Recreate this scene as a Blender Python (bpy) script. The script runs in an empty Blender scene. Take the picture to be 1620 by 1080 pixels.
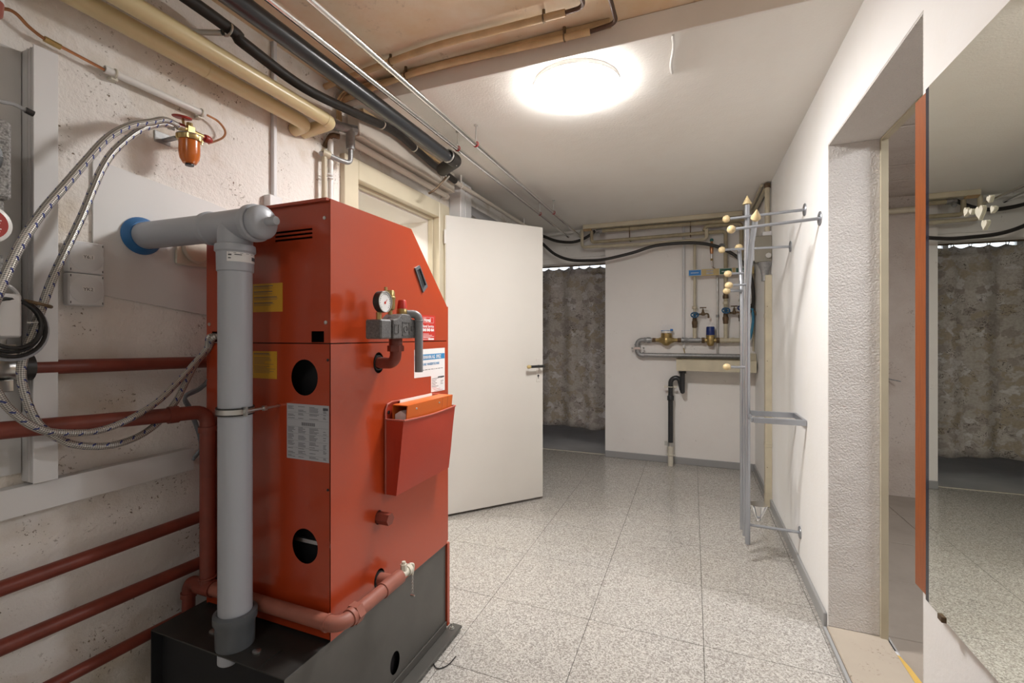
import bpy, math, random
from mathutils import Vector, Matrix, noise

random.seed(7)
SC = bpy.context.scene
COL = SC.collection
PI = math.pi

# ------------------------------------------------------------------ camera, world, exposure
cam_d = bpy.data.cameras.new('camera')
cam_d.lens = 16.0
cam_d.sensor_width = 36.0
cam_d.shift_y = -10.0 / 1620.0
cam_d.clip_start = 0.02
cam = bpy.data.objects.new('camera', cam_d)
COL.objects.link(cam)
cam.location = (0, 0, 1.2)
cam.rotation_euler = (PI / 2, 0, math.atan(286.0 / 720.0))
SC.camera = cam

world = bpy.data.worlds.new('world')
SC.world = world
world.use_nodes = True
bg = world.node_tree.nodes['Background']
bg.inputs['Color'].default_value = (0.80, 0.88, 1.0, 1)
bg.inputs['Strength'].default_value = 1.1

SC.view_settings.view_transform = 'Standard'
SC.view_settings.look = 'None'
SC.view_settings.gamma = 1.0
SC.view_settings.use_curve_mapping = False
SC.view_settings.exposure = 1.44

SC.cycles.max_bounces = 7
SC.cycles.glossy_bounces = 3
SC.cycles.transmission_bounces = 4

LAMP_MAIN = 40.0      # emission of the diffuser of the lamp in view
FILL_BACK = 7.5       # added fill lamp behind the camera, same fitting, never in view
FILL_SIDE = 14.0  # base strength of the added lamps in the two side rooms

# ------------------------------------------------------------------ materials
MATS = {}

def _new(name):
    m = bpy.data.materials.new(name)
    m.use_nodes = True
    nt = m.node_tree
    return m, nt, nt.nodes['Principled BSDF']

def mat(name, col, rough=0.5, metal=0.0, coat=0.0, var=0.0, vscale=6.0, bump=0.0, bscale=80.0, trans=0.0, spec=0.5, emit=0.0):
    if name in MATS:
        return MATS[name]
    m, nt, b = _new(name)
    b.inputs['Base Color'].default_value = (*col, 1)
    b.inputs['Roughness'].default_value = rough
    b.inputs['Metallic'].default_value = metal
    b.inputs['Coat Weight'].default_value = coat
    b.inputs['Coat Roughness'].default_value = 0.12
    b.inputs['Transmission Weight'].default_value = trans
    b.inputs['Specular IOR Level'].default_value = spec
    if emit:
        b.inputs['Emission Color'].default_value = (*col, 1)
        b.inputs['Emission Strength'].default_value = emit
    if var or bump:
        tc = nt.nodes.new('ShaderNodeTexCoord')
    if var:
        n = nt.nodes.new('ShaderNodeTexNoise'); n.inputs['Scale'].default_value = vscale
        n.inputs['Detail'].default_value = 5
        nt.links.new(tc.outputs['Object'], n.inputs['Vector'])
        r = nt.nodes.new('ShaderNodeValToRGB')
        r.color_ramp.elements[0].position = 0.3
        r.color_ramp.elements[1].position = 0.7
        r.color_ramp.elements[0].color = (*[c * (1 - var) for c in col], 1)
        r.color_ramp.elements[1].color = (*[min(1, c * (1 + var * 0.6)) for c in col], 1)
        nt.links.new(n.outputs['Fac'], r.inputs['Fac'])
        nt.links.new(r.outputs['Color'], b.inputs['Base Color'])
    if bump:
        n2 = nt.nodes.new('ShaderNodeTexNoise'); n2.inputs['Scale'].default_value = bscale
        n2.inputs['Detail'].default_value = 4
        nt.links.new(tc.outputs['Object'], n2.inputs['Vector'])
        bp = nt.nodes.new('ShaderNodeBump'); bp.inputs['Strength'].default_value = bump
        bp.inputs['Distance'].default_value = 0.004
        nt.links.new(n2.outputs['Fac'], bp.inputs['Height'])
        nt.links.new(bp.outputs['Normal'], b.inputs['Normal'])
    MATS[name] = m
    return m

def mix(nt, fac, a, c):
    n = nt.nodes.new('ShaderNodeMix'); n.data_type = 'RGBA'
    if fac is not None:
        if isinstance(fac, float): n.inputs[0].default_value = fac
        else: nt.links.new(fac, n.inputs[0])
    for i, v in ((6, a), (7, c)):
        if isinstance(v, tuple): n.inputs[i].default_value = (*v, 1)
        else: nt.links.new(v, n.inputs[i])
    return n.outputs[2]

def ramp(nt, src, p0, p1, a=(0, 0, 0), c=(1, 1, 1)):
    r = nt.nodes.new('ShaderNodeValToRGB')
    r.color_ramp.elements[0].position = p0; r.color_ramp.elements[1].position = p1
    r.color_ramp.elements[0].color = (*a, 1); r.color_ramp.elements[1].color = (*c, 1)
    nt.links.new(src, r.inputs['Fac'])
    return r.outputs['Color']

def tnoise(nt, vec, scale, detail=5, rough=0.6):
    n = nt.nodes.new('ShaderNodeTexNoise')
    n.inputs['Scale'].default_value = scale; n.inputs['Detail'].default_value = detail
    n.inputs['Roughness'].default_value = rough
    nt.links.new(vec, n.inputs['Vector'])
    return n.outputs['Fac']

def tvor(nt, vec, scale, out='Distance', feature='F1'):
    n = nt.nodes.new('ShaderNodeTexVoronoi'); n.feature = feature
    n.inputs['Scale'].default_value = scale
    nt.links.new(vec, n.inputs['Vector'])
    return n.outputs[out]

def mathn(nt, op, a, c):
    n = nt.nodes.new('ShaderNodeMath'); n.operation = op
    for i, v in ((0, a), (1, c)):
        if isinstance(v, (int, float)): n.inputs[i].default_value = v
        else: nt.links.new(v, n.inputs[i])
    return n.outputs[0]

def bumpn(nt, h, strength, dist):
    b = nt.nodes.new('ShaderNodeBump'); b.inputs['Strength'].default_value = strength
    b.inputs['Distance'].default_value = dist
    nt.links.new(h, b.inputs['Height'])
    return b.outputs['Normal']

def plaster(name, base, stain, speck=(0.25, 0.20, 0.15), stain_amt=(0.45, 0.75), speck_amt=(0.52, 0.62), bump=0.5, dist=0.006, fine=70, rough=0.9):
    m, nt, b = _new(name)
    pos = nt.nodes.new('ShaderNodeNewGeometry').outputs['Position']
    st = ramp(nt, tnoise(nt, pos, 2.6, 4, 0.65), *stain_amt)
    c = mix(nt, st, base, stain)
    # small chipped specks, clustered
    d = ramp(nt, tnoise(nt, pos, 95, 2, 0.75), 0.61, 0.66)
    cl = ramp(nt, tnoise(nt, pos, 7.0, 2, 0.6), *speck_amt)
    c = mix(nt, mathn(nt, 'MULTIPLY', d, cl), c, speck)
    nt.links.new(c, b.inputs['Base Color'])
    h = mathn(nt, 'ADD', tnoise(nt, pos, fine, 3, 0.6), mathn(nt, 'MULTIPLY', tnoise(nt, pos, 9, 1), 1.6))
    nt.links.new(bumpn(nt, h, bump, dist), b.inputs['Normal'])
    b.inputs['Roughness'].default_value = rough
    MATS[name] = m
    return m

M_wall_left = plaster('rough_white_plaster', (0.87, 0.835, 0.795), (0.68, 0.595, 0.49), stain_amt=(0.50, 0.68), bump=0.55, dist=0.008)
M_wall_right = plaster('smooth_white_plaster', (0.88, 0.87, 0.86), (0.86, 0.84, 0.81), speck_amt=(0.72, 0.82), bump=0.2, dist=0.003)
M_wall_far = plaster('white_painted_wall', (0.86, 0.83, 0.80), (0.83, 0.79, 0.76), speck_amt=(0.68, 0.78), bump=0.2, dist=0.003)
M_stucco = plaster('grey_stucco', (0.74, 0.71, 0.68), (0.70, 0.67, 0.64), speck_amt=(0.8, 0.9), bump=0.8, dist=0.010, fine=130)
M_ceil = plaster('white_ceiling_paint', (0.86, 0.83, 0.78), (0.84, 0.80, 0.74), speck_amt=(0.75, 0.85), bump=0.35, dist=0.004, fine=90)
M_cell = plaster('bare_cellar_plaster', (0.56, 0.49, 0.43), (0.46, 0.38, 0.32), speck_amt=(0.5, 0.62), bump=0.6, dist=0.008)
M_concrete = plaster('grey_concrete', (0.34, 0.29, 0.24), (0.28, 0.24, 0.20), speck_amt=(0.6, 0.8), bump=0.3, dist=0.003)
M_greyfloor = mat('grey_painted_floor', (0.36, 0.345, 0.33), 0.3, var=0.2, vscale=4)
M_sill = plaster('beige_stone_sill', (0.42, 0.36, 0.29), (0.38, 0.32, 0.26), bump=0.2, dist=0.002)

def brown_ceiling():
    m, nt, b = _new('stained_tan_ceiling')
    pos = nt.nodes.new('ShaderNodeNewGeometry').outputs['Position']
    st = ramp(nt, tnoise(nt, pos, 2.3, 5, 0.6), 0.38, 0.68)
    c = mix(nt, st, (0.86, 0.75, 0.60), (0.76, 0.52, 0.28))
    d = ramp(nt, tnoise(nt, pos, 16, 4, 0.7), 0.62, 0.72)
    c = mix(nt, mathn(nt, 'MULTIPLY', d, 0.5), c, (0.36, 0.25, 0.14))
    nt.links.new(c, b.inputs['Base Color'])
    b.inputs['Roughness'].default_value = 0.75
    nt.links.new(bumpn(nt, tnoise(nt, pos, 40), 0.2, 0.003), b.inputs['Normal'])
    return m
M_ceil_near = brown_ceiling()

def terrazzo():
    m, nt, b = _new('speckled_stone_tile')
    pos = nt.nodes.new('ShaderNodeNewGeometry').outputs['Position']
    v = tvor(nt, pos, 215, 'Color')
    sep = nt.nodes.new('ShaderNodeSeparateColor'); nt.links.new(v, sep.inputs[0])
    c = ramp(nt, sep.outputs[0], 0.0, 1.0, (0.24, 0.22, 0.20), (0.60, 0.575, 0.535))
    sp = ramp(nt, tnoise(nt, pos, 330, 2, 0.8), 0.60, 0.66)
    c = mix(nt, mathn(nt, 'MULTIPLY', sp, 0.75), c, (0.10, 0.09, 0.08))
    c = mix(nt, ramp(nt, tnoise(nt, pos, 3, 3), 0.3, 0.7), c, mix(nt, 0.12, c, (0.55, 0.49, 0.40)))
    nt.links.new(c, b.inputs['Base Color'])
    b.inputs['Roughness'].default_value = 0.17
    b.inputs['Specular IOR Level'].default_value = 0.45
    return m
M_tile = terrazzo()
M_joint = mat('tile_joint', (0.15, 0.135, 0.12), 0.9)

M_base = mat('grey_skirting', (0.34, 0.34, 0.34), 0.45)
M_cream = mat('cream_gloss_paint', (0.66, 0.59, 0.44), 0.35, var=0.06, vscale=5)
M_leaf = mat('offwhite_door_paint', (0.70, 0.67, 0.62), 0.4, var=0.03, vscale=3)
M_trimw = mat('white_batten_paint', (0.84, 0.80, 0.75), 0.5, var=0.06, vscale=4)
M_room = mat('pale_yellow_wall', (0.82, 0.78, 0.62), 0.8)
M_red = mat('orange_red_enamel', (0.40, 0.045, 0.009), 0.28, coat=0.5, bump=0.03, bscale=300)
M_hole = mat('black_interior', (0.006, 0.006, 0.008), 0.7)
M_black = mat('black_powder_coat', (0.028, 0.027, 0.025), 0.42, var=0.25, vscale=14)
M_darkgrey = mat('black_sheet_sheen', (0.085, 0.080, 0.072), 0.4, var=0.12, vscale=10)  # black metal made greyer: its sheen is put into the colour
M_pvc = mat('grey_plastic_pipe', (0.40, 0.42, 0.46), 0.38)
M_pvcd = mat('dark_grey_plastic', (0.10, 0.11, 0.12), 0.45)
M_blue = mat('blue_plastic', (0.035, 0.17, 0.42), 0.35)
M_redpipe = mat('red_oxide_paint', (0.20, 0.042, 0.026), 0.45, var=0.2, vscale=18)
M_redpipe2 = mat('pinkish_red_primer', (0.31, 0.105, 0.072), 0.5, var=0.12, vscale=25)
M_steel = mat('zinc_steel', (0.62, 0.62, 0.60), 0.3, metal=1.0)
M_chrome = mat('chrome_tube', (0.78, 0.78, 0.78), 0.16, metal=1.0)
M_alu = mat('silver_painted_tube', (0.40, 0.42, 0.46), 0.3, metal=0.75)
M_galv = mat('galvanised_grey', (0.33, 0.33, 0.33), 0.45, metal=0.5, var=0.2, vscale=60)
M_brass = mat('brass', (0.50, 0.37, 0.16), 0.36, metal=0.85, var=0.15, vscale=40)
M_bronze = mat('dark_bronze', (0.16, 0.105, 0.06), 0.5, metal=0.5, var=0.3, vscale=50)
M_copper = mat('copper', (0.55, 0.27, 0.14), 0.35, metal=0.9, var=0.2, vscale=30)
M_copdark = mat('tarnished_copper', (0.10, 0.055, 0.035), 0.5, metal=0.4)
M_tanpipe = mat('tan_lagging', (0.58, 0.40, 0.22), 0.6, var=0.22, vscale=12)
M_olive = mat('old_beige_pipe_paint', (0.42, 0.36, 0.24), 0.5, var=0.15, vscale=20)
M_beige = mat('beige_pipe_paint', (0.56, 0.50, 0.37), 0.45, var=0.10, vscale=15)
M_creampipe = mat('yellow_cream_pipe_cover', (0.66, 0.55, 0.31), 0.3, var=0.05, vscale=5)
M_ins = mat('black_foam_lagging', (0.022, 0.018, 0.015), 0.55, var=0.3, vscale=30)
M_abs = mat('black_plastic_pipe', (0.028, 0.030, 0.033), 0.28)
M_blackpl = mat('black_plastic', (0.02, 0.02, 0.02), 0.4)
M_hose = mat('black_rubber_hose', (0.025, 0.022, 0.020), 0.4)
M_bluehose = mat('blue_hose', (0.03, 0.20, 0.33), 0.35)
M_duct = mat('pale_grey_duct', (0.74, 0.735, 0.735), 0.4)
M_ductside = mat('grey_duct_side', (0.64, 0.63, 0.62), 0.5, var=0.1, vscale=6)
M_board = mat('white_board', (0.74, 0.73, 0.72), 0.5)
M_jbox = mat('light_grey_box', (0.68, 0.68, 0.69), 0.4)
M_white = mat('white_plastic', (0.78, 0.76, 0.73), 0.35)
M_offwhite = mat('aged_white_plastic', (0.66, 0.62, 0.52), 0.4)
M_casing = mat('warm_white_casing', (0.68, 0.62, 0.54), 0.5, var=0.05, vscale=4)
M_greycab = mat('grey_cabinet_paint', (0.40, 0.40, 0.41), 0.4)
M_paper = mat('white_paper', (0.78, 0.77, 0.76), 0.6)
M_plate = mat('silver_label_foil', (0.42, 0.43, 0.46), 0.5)
M_ink = mat('dark_print', (0.09, 0.09, 0.10), 0.6)
M_yellow = mat('yellow_label', (0.62, 0.33, 0.025), 0.5)
M_stblue = mat('blue_print', (0.03, 0.24, 0.50), 0.5)
M_stred = mat('red_label', (0.55, 0.03, 0.02), 0.4)
M_green = mat('green_sign', (0.01, 0.085, 0.045), 0.5)
M_bluesign = mat('blue_sign', (0.015, 0.19, 0.55), 0.5)
M_ochre = mat('ochre_strip', (0.48, 0.36, 0.15), 0.5)
M_handred = mat('red_handwheel', (0.36, 0.025, 0.015), 0.4)
M_amber = mat('amber_bowl', (0.60, 0.15, 0.018), 0.2, coat=0.3)
M_handblue = mat('blue_handwheel', (0.015, 0.11, 0.23), 0.4)
M_bluecap = mat('blue_cap', (0.006, 0.025, 0.15), 0.4)
M_vinyl = mat('red_vinyl', (0.43, 0.042, 0.018), 0.42, bump=0.12, bscale=500)
M_piping = mat('red_seam', (0.42, 0.10, 0.07), 0.4)
M_binder = mat('orange_card_binder', (0.66, 0.135, 0.015), 0.4)
M_epp = mat('speckled_grey_foam', (0.32, 0.31, 0.30), 0.8, var=0.65, vscale=240, bump=0.3, bscale=240)
M_castgrey = mat('grey_cast_foam', (0.135, 0.13, 0.128), 0.55, var=0.35, vscale=160, bump=0.25, bscale=200)
M_woodball = mat('pale_beech', (0.66, 0.51, 0.28), 0.4, var=0.12, vscale=60)
M_mirror = mat('mirror_silver', (0.88, 0.90, 0.84), 0.004, metal=1.0)
M_glassedge = mat('dark_reflection_edge', (0.02, 0.02, 0.035), 0.08)  # dark colour stands for what the mirror's bevel reflects
M_heart = mat('cream_heart', (0.78, 0.76, 0.62), 0.5)
M_foam = mat('yellow_foam', (0.62, 0.40, 0.10), 0.9, bump=0.5, bscale=150)
M_signw = mat('pale_sign_border', (0.60, 0.66, 0.66), 0.5)
M_window = mat('window_glass', (1, 1, 1), 0.02, trans=1.0)

def wood_strip():
    m, nt, b = _new('orange_brown_wood')
    tc = nt.nodes.new('ShaderNodeTexCoord').outputs['Object']
    mp = nt.nodes.new('ShaderNodeMapping'); mp.inputs['Scale'].default_value = (60, 60, 4)
    nt.links.new(tc, mp.inputs['Vector'])
    c = ramp(nt, tnoise(nt, mp.outputs[0], 3, 5), 0.3, 0.7, (0.25, 0.056, 0.007), (0.36, 0.092, 0.012))
    nt.links.new(c, b.inputs['Base Color']); b.inputs['Roughness'].default_value = 0.35
    return m
M_wood = wood_strip()

def braid(name):
    m, nt, b = _new(name)
    uv = nt.nodes.new('ShaderNodeTexCoord').outputs['UV']
    sp = nt.nodes.new('ShaderNodeSeparateXYZ'); nt.links.new(uv, sp.inputs[0])
    u, v = sp.outputs[0], sp.outputs[1]      # u along (m), v around (0..1)
    a1 = mathn(nt, 'SINE', mathn(nt, 'MULTIPLY', mathn(nt, 'ADD', mathn(nt, 'MULTIPLY', u, 110), mathn(nt, 'MULTIPLY', v, 6)), 2 * PI), 0)
    a2 = mathn(nt, 'SINE', mathn(nt, 'MULTIPLY', mathn(nt, 'SUBTRACT', mathn(nt, 'MULTIPLY', u, 110), mathn(nt, 'MULTIPLY', v, 6)), 2 * PI), 0)
    weave = mathn(nt, 'MULTIPLY', a1, a2)
    base = ramp(nt, mathn(nt, 'ADD', mathn(nt, 'MULTIPLY', weave, 0.5), 0.5), 0.2, 0.8, (0.20, 0.195, 0.185), (0.64, 0.62, 0.58))
    h = mathn(nt, 'FRACT', mathn(nt, 'ADD', mathn(nt, 'MULTIPLY', u, 34), mathn(nt, 'MULTIPLY', v, 2)), 0)
    h2 = mathn(nt, 'FRACT', mathn(nt, 'SUBTRACT', mathn(nt, 'MULTIPLY', u, 34), mathn(nt, 'MULTIPLY', v, 1)), 0)
    blue = mathn(nt, 'MULTIPLY', mathn(nt, 'LESS_THAN', h, 0.2), mathn(nt, 'LESS_THAN', h2, 0.4))
    c = mix(nt, blue, base, (0.05, 0.065, 0.21))
    nt.links.new(c, b.inputs['Base Color'])
    b.inputs['Metallic'].default_value = 0.6; b.inputs['Roughness'].default_value = 0.33
    nt.links.new(bumpn(nt, weave, 0.4, 0.001), b.inputs['Normal'])
    return m
M_braid = braid('steel_braid')

def curtain_mat():
    m, nt, b = _new('patchwork_print_fabric')
    tc = nt.nodes.new('ShaderNodeTexCoord').outputs['UV']
    w = nt.nodes.new('ShaderNodeTexNoise'); w.inputs['Scale'].default_value = 24; w.inputs['Detail'].default_value = 5
    nt.links.new(tc, w.inputs['Vector'])
    vm = nt.nodes.new('ShaderNodeVectorMath'); vm.operation = 'MULTIPLY_ADD'
    nt.links.new(w.outputs['Color'], vm.inputs[0]); vm.inputs[1].default_value = (0.13, 0.13, 0)
    nt.links.new(tc, vm.inputs[2])
    v = tvor(nt, vm.outputs[0], 15, 'Color')
    sep = nt.nodes.new('ShaderNodeSeparateColor'); nt.links.new(v, sep.inputs[0])
    r = nt.nodes.new('ShaderNodeValToRGB'); r.color_ramp.interpolation = 'CONSTANT'
    cols = [(0.0, (0.37, 0.315, 0.245)), (0.25, (0.44, 0.40, 0.36)), (0.5, (0.50, 0.455, 0.42)), (0.72, (0.33, 0.29, 0.265)), (0.86, (0.56, 0.53, 0.52))]
    while len(r.color_ramp.elements) < len(cols): r.color_ramp.elements.new(0.5)
    for e, (p, c) in zip(r.color_ramp.elements, cols):
        e.position = p; e.color = (*c, 1)
    nt.links.new(sep.outputs[0], r.inputs['Fac'])
    dots = mathn(nt, 'LESS_THAN', tvor(nt, vm.outputs[0], 75), 0.34)
    gate = mathn(nt, 'GREATER_THAN', sep.outputs[1], 0.60)
    c = mix(nt, mathn(nt, 'MULTIPLY', dots, gate), r.outputs['Color'], (0.12, 0.10, 0.09))
    ed = ramp(nt, tvor(nt, vm.outputs[0], 15, 'Distance', 'DISTANCE_TO_EDGE'), 0.0, 0.08)
    c = mix(nt, ed, (0.42, 0.38, 0.35), c)
    c = mix(nt, mathn(nt, 'MULTIPLY', ramp(nt, tnoise(nt, tc, 60, 4), 0.4, 0.7), 0.3), c, (0.13, 0.10, 0.08))
    nt.links.new(c, b.inputs['Base Color'])
    b.inputs['Roughness'].default_value = 0.9
    return m
M_curtain = curtain_mat()

def emit_mat(name, col, strength):
    m, nt, b = _new(name)
    b.inputs['Base Color'].default_value = (0.85, 0.85, 0.85, 1)
    b.inputs['Emission Color'].default_value = (*col, 1)
    b.inputs['Emission Strength'].default_value = strength
    return m

# ------------------------------------------------------------------ mesh building
LOC = {}

def V(*a):
    return Vector(a)

def frame_of(d):
    d = Vector(d).normalized()
    a = Vector((0, 0, 1)) if abs(d.z) < 0.9 else Vector((1, 0, 0))
    x = a.cross(d).normalized()
    return x, d.cross(x).normalized(), d

def fillet(path, R, n=7):
    if R <= 0 or len(path) < 3:
        return [Vector(p) for p in path]
    P = [Vector(p) for p in path]
    out = [P[0]]
    for i in range(1, len(P) - 1):
        a, p, c = P[i - 1], P[i], P[i + 1]
        u = (a - p); w = (c - p)
        lu, lw = u.length, w.length
        u.normalize(); w.normalize()
        ang = u.angle(w)
        if ang > PI - 0.02:
            out.append(p); continue
        d = min(R / math.tan(ang / 2), lu * 0.49, lw * 0.49)
        r = d * math.tan(ang / 2)
        s, e = p + u * d, p + w * d
        cen = p + (u + w).normalized() * (r / math.sin(ang / 2))
        for k in range(n + 1):
            t = k / n
            q = (s - cen).lerp(e - cen, t)
            tot = (s - cen).angle(e - cen)
            q = ((s - cen) * math.sin((1 - t) * tot) + (e - cen) * math.sin(t * tot)) / max(1e-6, math.sin(tot))
            out.append(cen + q)
    out.append(P[-1])
    return out

def spline(pts, n=8):
    P = [Vector(p) for p in pts]
    P = [P[0] * 2 - P[1]] + P + [P[-1] * 2 - P[-2]]
    out = []
    for i in range(1, len(P) - 2):
        for k in range(n):
            t = k / n
            a, b, c, d = P[i - 1], P[i], P[i + 1], P[i + 2]
            out.append(0.5 * ((2 * b) + (c - a) * t + (2 * a - 5 * b + 4 * c - d) * t * t + (3 * b - a - 3 * c + d) * t ** 3))
    out.append(P[-2])
    return out

SPLIT = {'fitting', 'screw', 'dark_screw', 'pipe_collar', 'clamp_lug', 'cap_nut', 'pipe_clip', 'wall_clip', 'conduit_clip', 'clip_ring', 'rivet', 'eyelet',
         'hinge', 'pin', 'cover_joint', 'tee_collar', 'coupling', 'spine_line', 'wire_clip', 'tee_coupling', 'door_stop', 'bracket', 'window_bar', 'coil_turn', 'rim'}
PRINT = {'printed_text', 'scale_marks', 'lid_screw', 'faded_print', 'raised_mark', 'edge_groove', 'red_pen', 'chain'}

class MB:
    def __init__(s):
        s.v = []; s.f = []; s.uv = {}
    def add(s, vs, fs):
        o = len(s.v)
        s.v += [Vector(x) for x in vs]
        s.f += [tuple(i + o for i in f) for f in fs]
        return s
    def box(s, x0, x1, y0, y1, z0, z1):
        vs = [(x, y, z) for z in (z0, z1) for y in (y0, y1) for x in (x0, x1)]
        return s.add(vs, [(0, 2, 3, 1), (4, 5, 7, 6), (0, 1, 5, 4), (2, 6, 7, 3), (0, 4, 6, 2), (1, 3, 7, 5)])
    def bbox(s, x0, x1, y0, y1, z0, z1, b=0.003):
        # box with chamfered edges
        cx, cy, cz = (x0 + x1) / 2, (y0 + y1) / 2, (z0 + z1) / 2
        hx, hy, hz = abs(x1 - x0) / 2, abs(y1 - y0) / 2, abs(z1 - z0) / 2
        b = min(b, hx * .8, hy * .8, hz * .8)
        vs = []; idx = {}
        for sx in (-1, 1):
            for sy in (-1, 1):
                for sz in (-1, 1):
                    for k, (a, c, d) in enumerate(((hx, hy - b, hz - b), (hx - b, hy, hz - b), (hx - b, hy - b, hz))):
                        idx[(sx, sy, sz, k)] = len(vs)
                        vs.append((cx + sx * a, cy + sy * c, cz + sz * d))
        fs = []
        I = lambda *q: idx[q]
        for q in (-1, 1):
            fs.append((I(q, -1, -1, 0), I(q, 1, -1, 0), I(q, 1, 1, 0), I(q, -1, 1, 0)))
            fs.append((I(-1, q, -1, 1), I(1, q, -1, 1), I(1, q, 1, 1), I(-1, q, 1, 1)))
            fs.append((I(-1, -1, q, 2), I(1, -1, q, 2), I(1, 1, q, 2), I(-1, 1, q, 2)))
        for a in (-1, 1):
            for c in (-1, 1):
                fs.append((I(a, c, -1, 0), I(a, c, 1, 0), I(a, c, 1, 1), I(a, c, -1, 1)))
                fs.append((I(a, -1, c, 0), I(a, 1, c, 0), I(a, 1, c, 2), I(a, -1, c, 2)))
                fs.append((I(-1, a, c, 1), I(1, a, c, 1), I(1, a, c, 2), I(-1, a, c, 2)))
                for d in (-1, 1):
                    fs.append((I(a, c, d, 0), I(a, c, d, 1), I(a, c, d, 2)))
        return s.add(vs, fs)
    def tube(s, path, r, bend=0.0, seg=14, cap=True, uv=False):
        P = fillet(path, bend) if bend else [Vector(p) for p in path]
        R = r if isinstance(r, (list, tuple)) else [r] * len(P)
        o = len(s.v)
        t0 = (P[1] - P[0]).normalized()
        x, y, _ = frame_of(t0)
        dist = 0
        for i, p in enumerate(P):
            t = (P[min(i + 1, len(P) - 1)] - P[max(i - 1, 0)]).normalized()
            x = (x - t * x.dot(t)).normalized(); y = t.cross(x)
            if i: dist += (p - P[i - 1]).length
            for k in range(seg):
                a = 2 * PI * k / seg
                s.uv[len(s.v)] = (dist, k / seg)
                s.v.append(p + (x * math.cos(a) + y * math.sin(a)) * R[i])
        for i in range(len(P) - 1):
            for k in range(seg):
                k2 = (k + 1) % seg
                s.f.append((o + i * seg + k, o + i * seg + k2, o + (i + 1) * seg + k2, o + (i + 1) * seg + k))
        if cap:
            s.f.append(tuple(o + k for k in range(seg))[::-1])
            e = o + (len(P) - 1) * seg
            s.f.append(tuple(e + k for k in range(seg)))
        return s
    def cyl(s, p0, p1, r, seg=18, r1=None):
        return s.tube([p0, p1], [r, r if r1 is None else r1], seg=seg)
    def lathe(s, prof, org, axis=(0, 0, 1), seg=24, closed=False):
        x, y, d = frame_of(axis)
        org = Vector(org); o = len(s.v); n = len(prof)
        for r, h in prof:
            for k in range(seg):
                a = 2 * PI * k / seg
                s.v.append(org + d * h + (x * math.cos(a) + y * math.sin(a)) * max(r, 1e-5))
        m = n if closed else n - 1
        for i in range(m):
            j = (i + 1) % n
            for k in range(seg):
                k2 = (k + 1) % seg
                s.f.append((o + i * seg + k, o + i * seg + k2, o + j * seg + k2, o + j * seg + k))
        if not closed:
            if prof[0][0] > 1e-4: s.f.append(tuple(o + k for k in range(seg))[::-1])
            if prof[-1][0] > 1e-4: s.f.append(tuple(o + (n - 1) * seg + k for k in range(seg)))
        return s
    def ball(s, c, r, seg=18, rings=10, sx=1, sy=1, sz=1):
        prof = [(r * math.sin(PI * i / rings), -r * math.cos(PI * i / rings)) for i in range(rings + 1)]
        o = len(s.v)
        s.lathe(prof, (0, 0, 0), (0, 0, 1), seg)
        for i in range(o, len(s.v)):
            q = s.v[i]; s.v[i] = Vector(c) + Vector((q.x * sx, q.y * sy, q.z * sz))
        return s
    def torus(s, c, axis, R, r, seg=28, rs=8, a0=0, a1=2 * PI):
        x, y, d = frame_of(axis)
        full = a1 - a0 > 2 * PI - 1e-3
        n = seg if full else seg + 1
        path = [Vector(c) + (x * math.cos(a0 + (a1 - a0) * k / seg) + y * math.sin(a0 + (a1 - a0) * k / seg)) * R for k in range(n)]
        if full:
            path.append(path[0].copy())
        return s.tube(path, r, seg=rs, cap=not full)
    def prism(s, poly, axis, a, b):
        # poly: 2D points in the plane across the axis ('x','y','z')
        def p3(q, h):
            return {'x': (h, q[0], q[1]), 'y': (q[0], h, q[1]), 'z': (q[0], q[1], h)}[axis]
        n = len(poly)
        vs = [p3(q, a) for q in poly] + [p3(q, b) for q in poly]
        fs = [tuple(range(n))[::-1], tuple(range(n, 2 * n))] + [(i, (i + 1) % n, n + (i + 1) % n, n + i) for i in range(n)]
        return s.add(vs, fs)
    def wheel(s, c, axis, R, r, spokes=5):
        s.torus(c, axis, R, r, 26, 7)
        x, y, d = frame_of(axis)
        c = Vector(c)
        for k in range(spokes):
            a = 2 * PI * k / spokes
            s.cyl(c, c + (x * math.cos(a) + y * math.sin(a)) * R, r * 0.7, 7)
        s.cyl(c - d * r * 1.6, c + d * r * 1.6, r * 1.9, 10)
        return s
    def nut(s, p0, p1, r):
        return s.tube([p0, p1], r, seg=6)
    def islands(s):
        """groups of faces whose bounding boxes touch: one group for each separate piece"""
        par = list(range(len(s.v)))
        def find(a):
            while par[a] != a:
                par[a] = par[par[a]]; a = par[a]
            return a
        for f in s.f:
            for i in f[1:]: par[find(i)] = find(f[0])
        comp = {}
        for i in range(len(s.v)): comp.setdefault(find(i), []).append(i)
        boxes = []
        for ids in comp.values():
            boxes.append([[min(s.v[i][k] for i in ids) - 5e-4 for k in range(3)], [max(s.v[i][k] for i in ids) + 5e-4 for k in range(3)], set(ids)])
        merged = True
        while merged:
            merged = False
            for a in range(len(boxes)):
                for b in range(a + 1, len(boxes)):
                    A, B = boxes[a], boxes[b]
                    if all(A[0][k] <= B[1][k] and B[0][k] <= A[1][k] for k in range(3)):
                        boxes[a] = [[min(A[0][k], B[0][k]) for k in range(3)], [max(A[1][k], B[1][k]) for k in range(3)], A[2] | B[2]]
                        boxes.pop(b); merged = True
                        break
                if merged: break
        return [b[2] for b in boxes]
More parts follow.
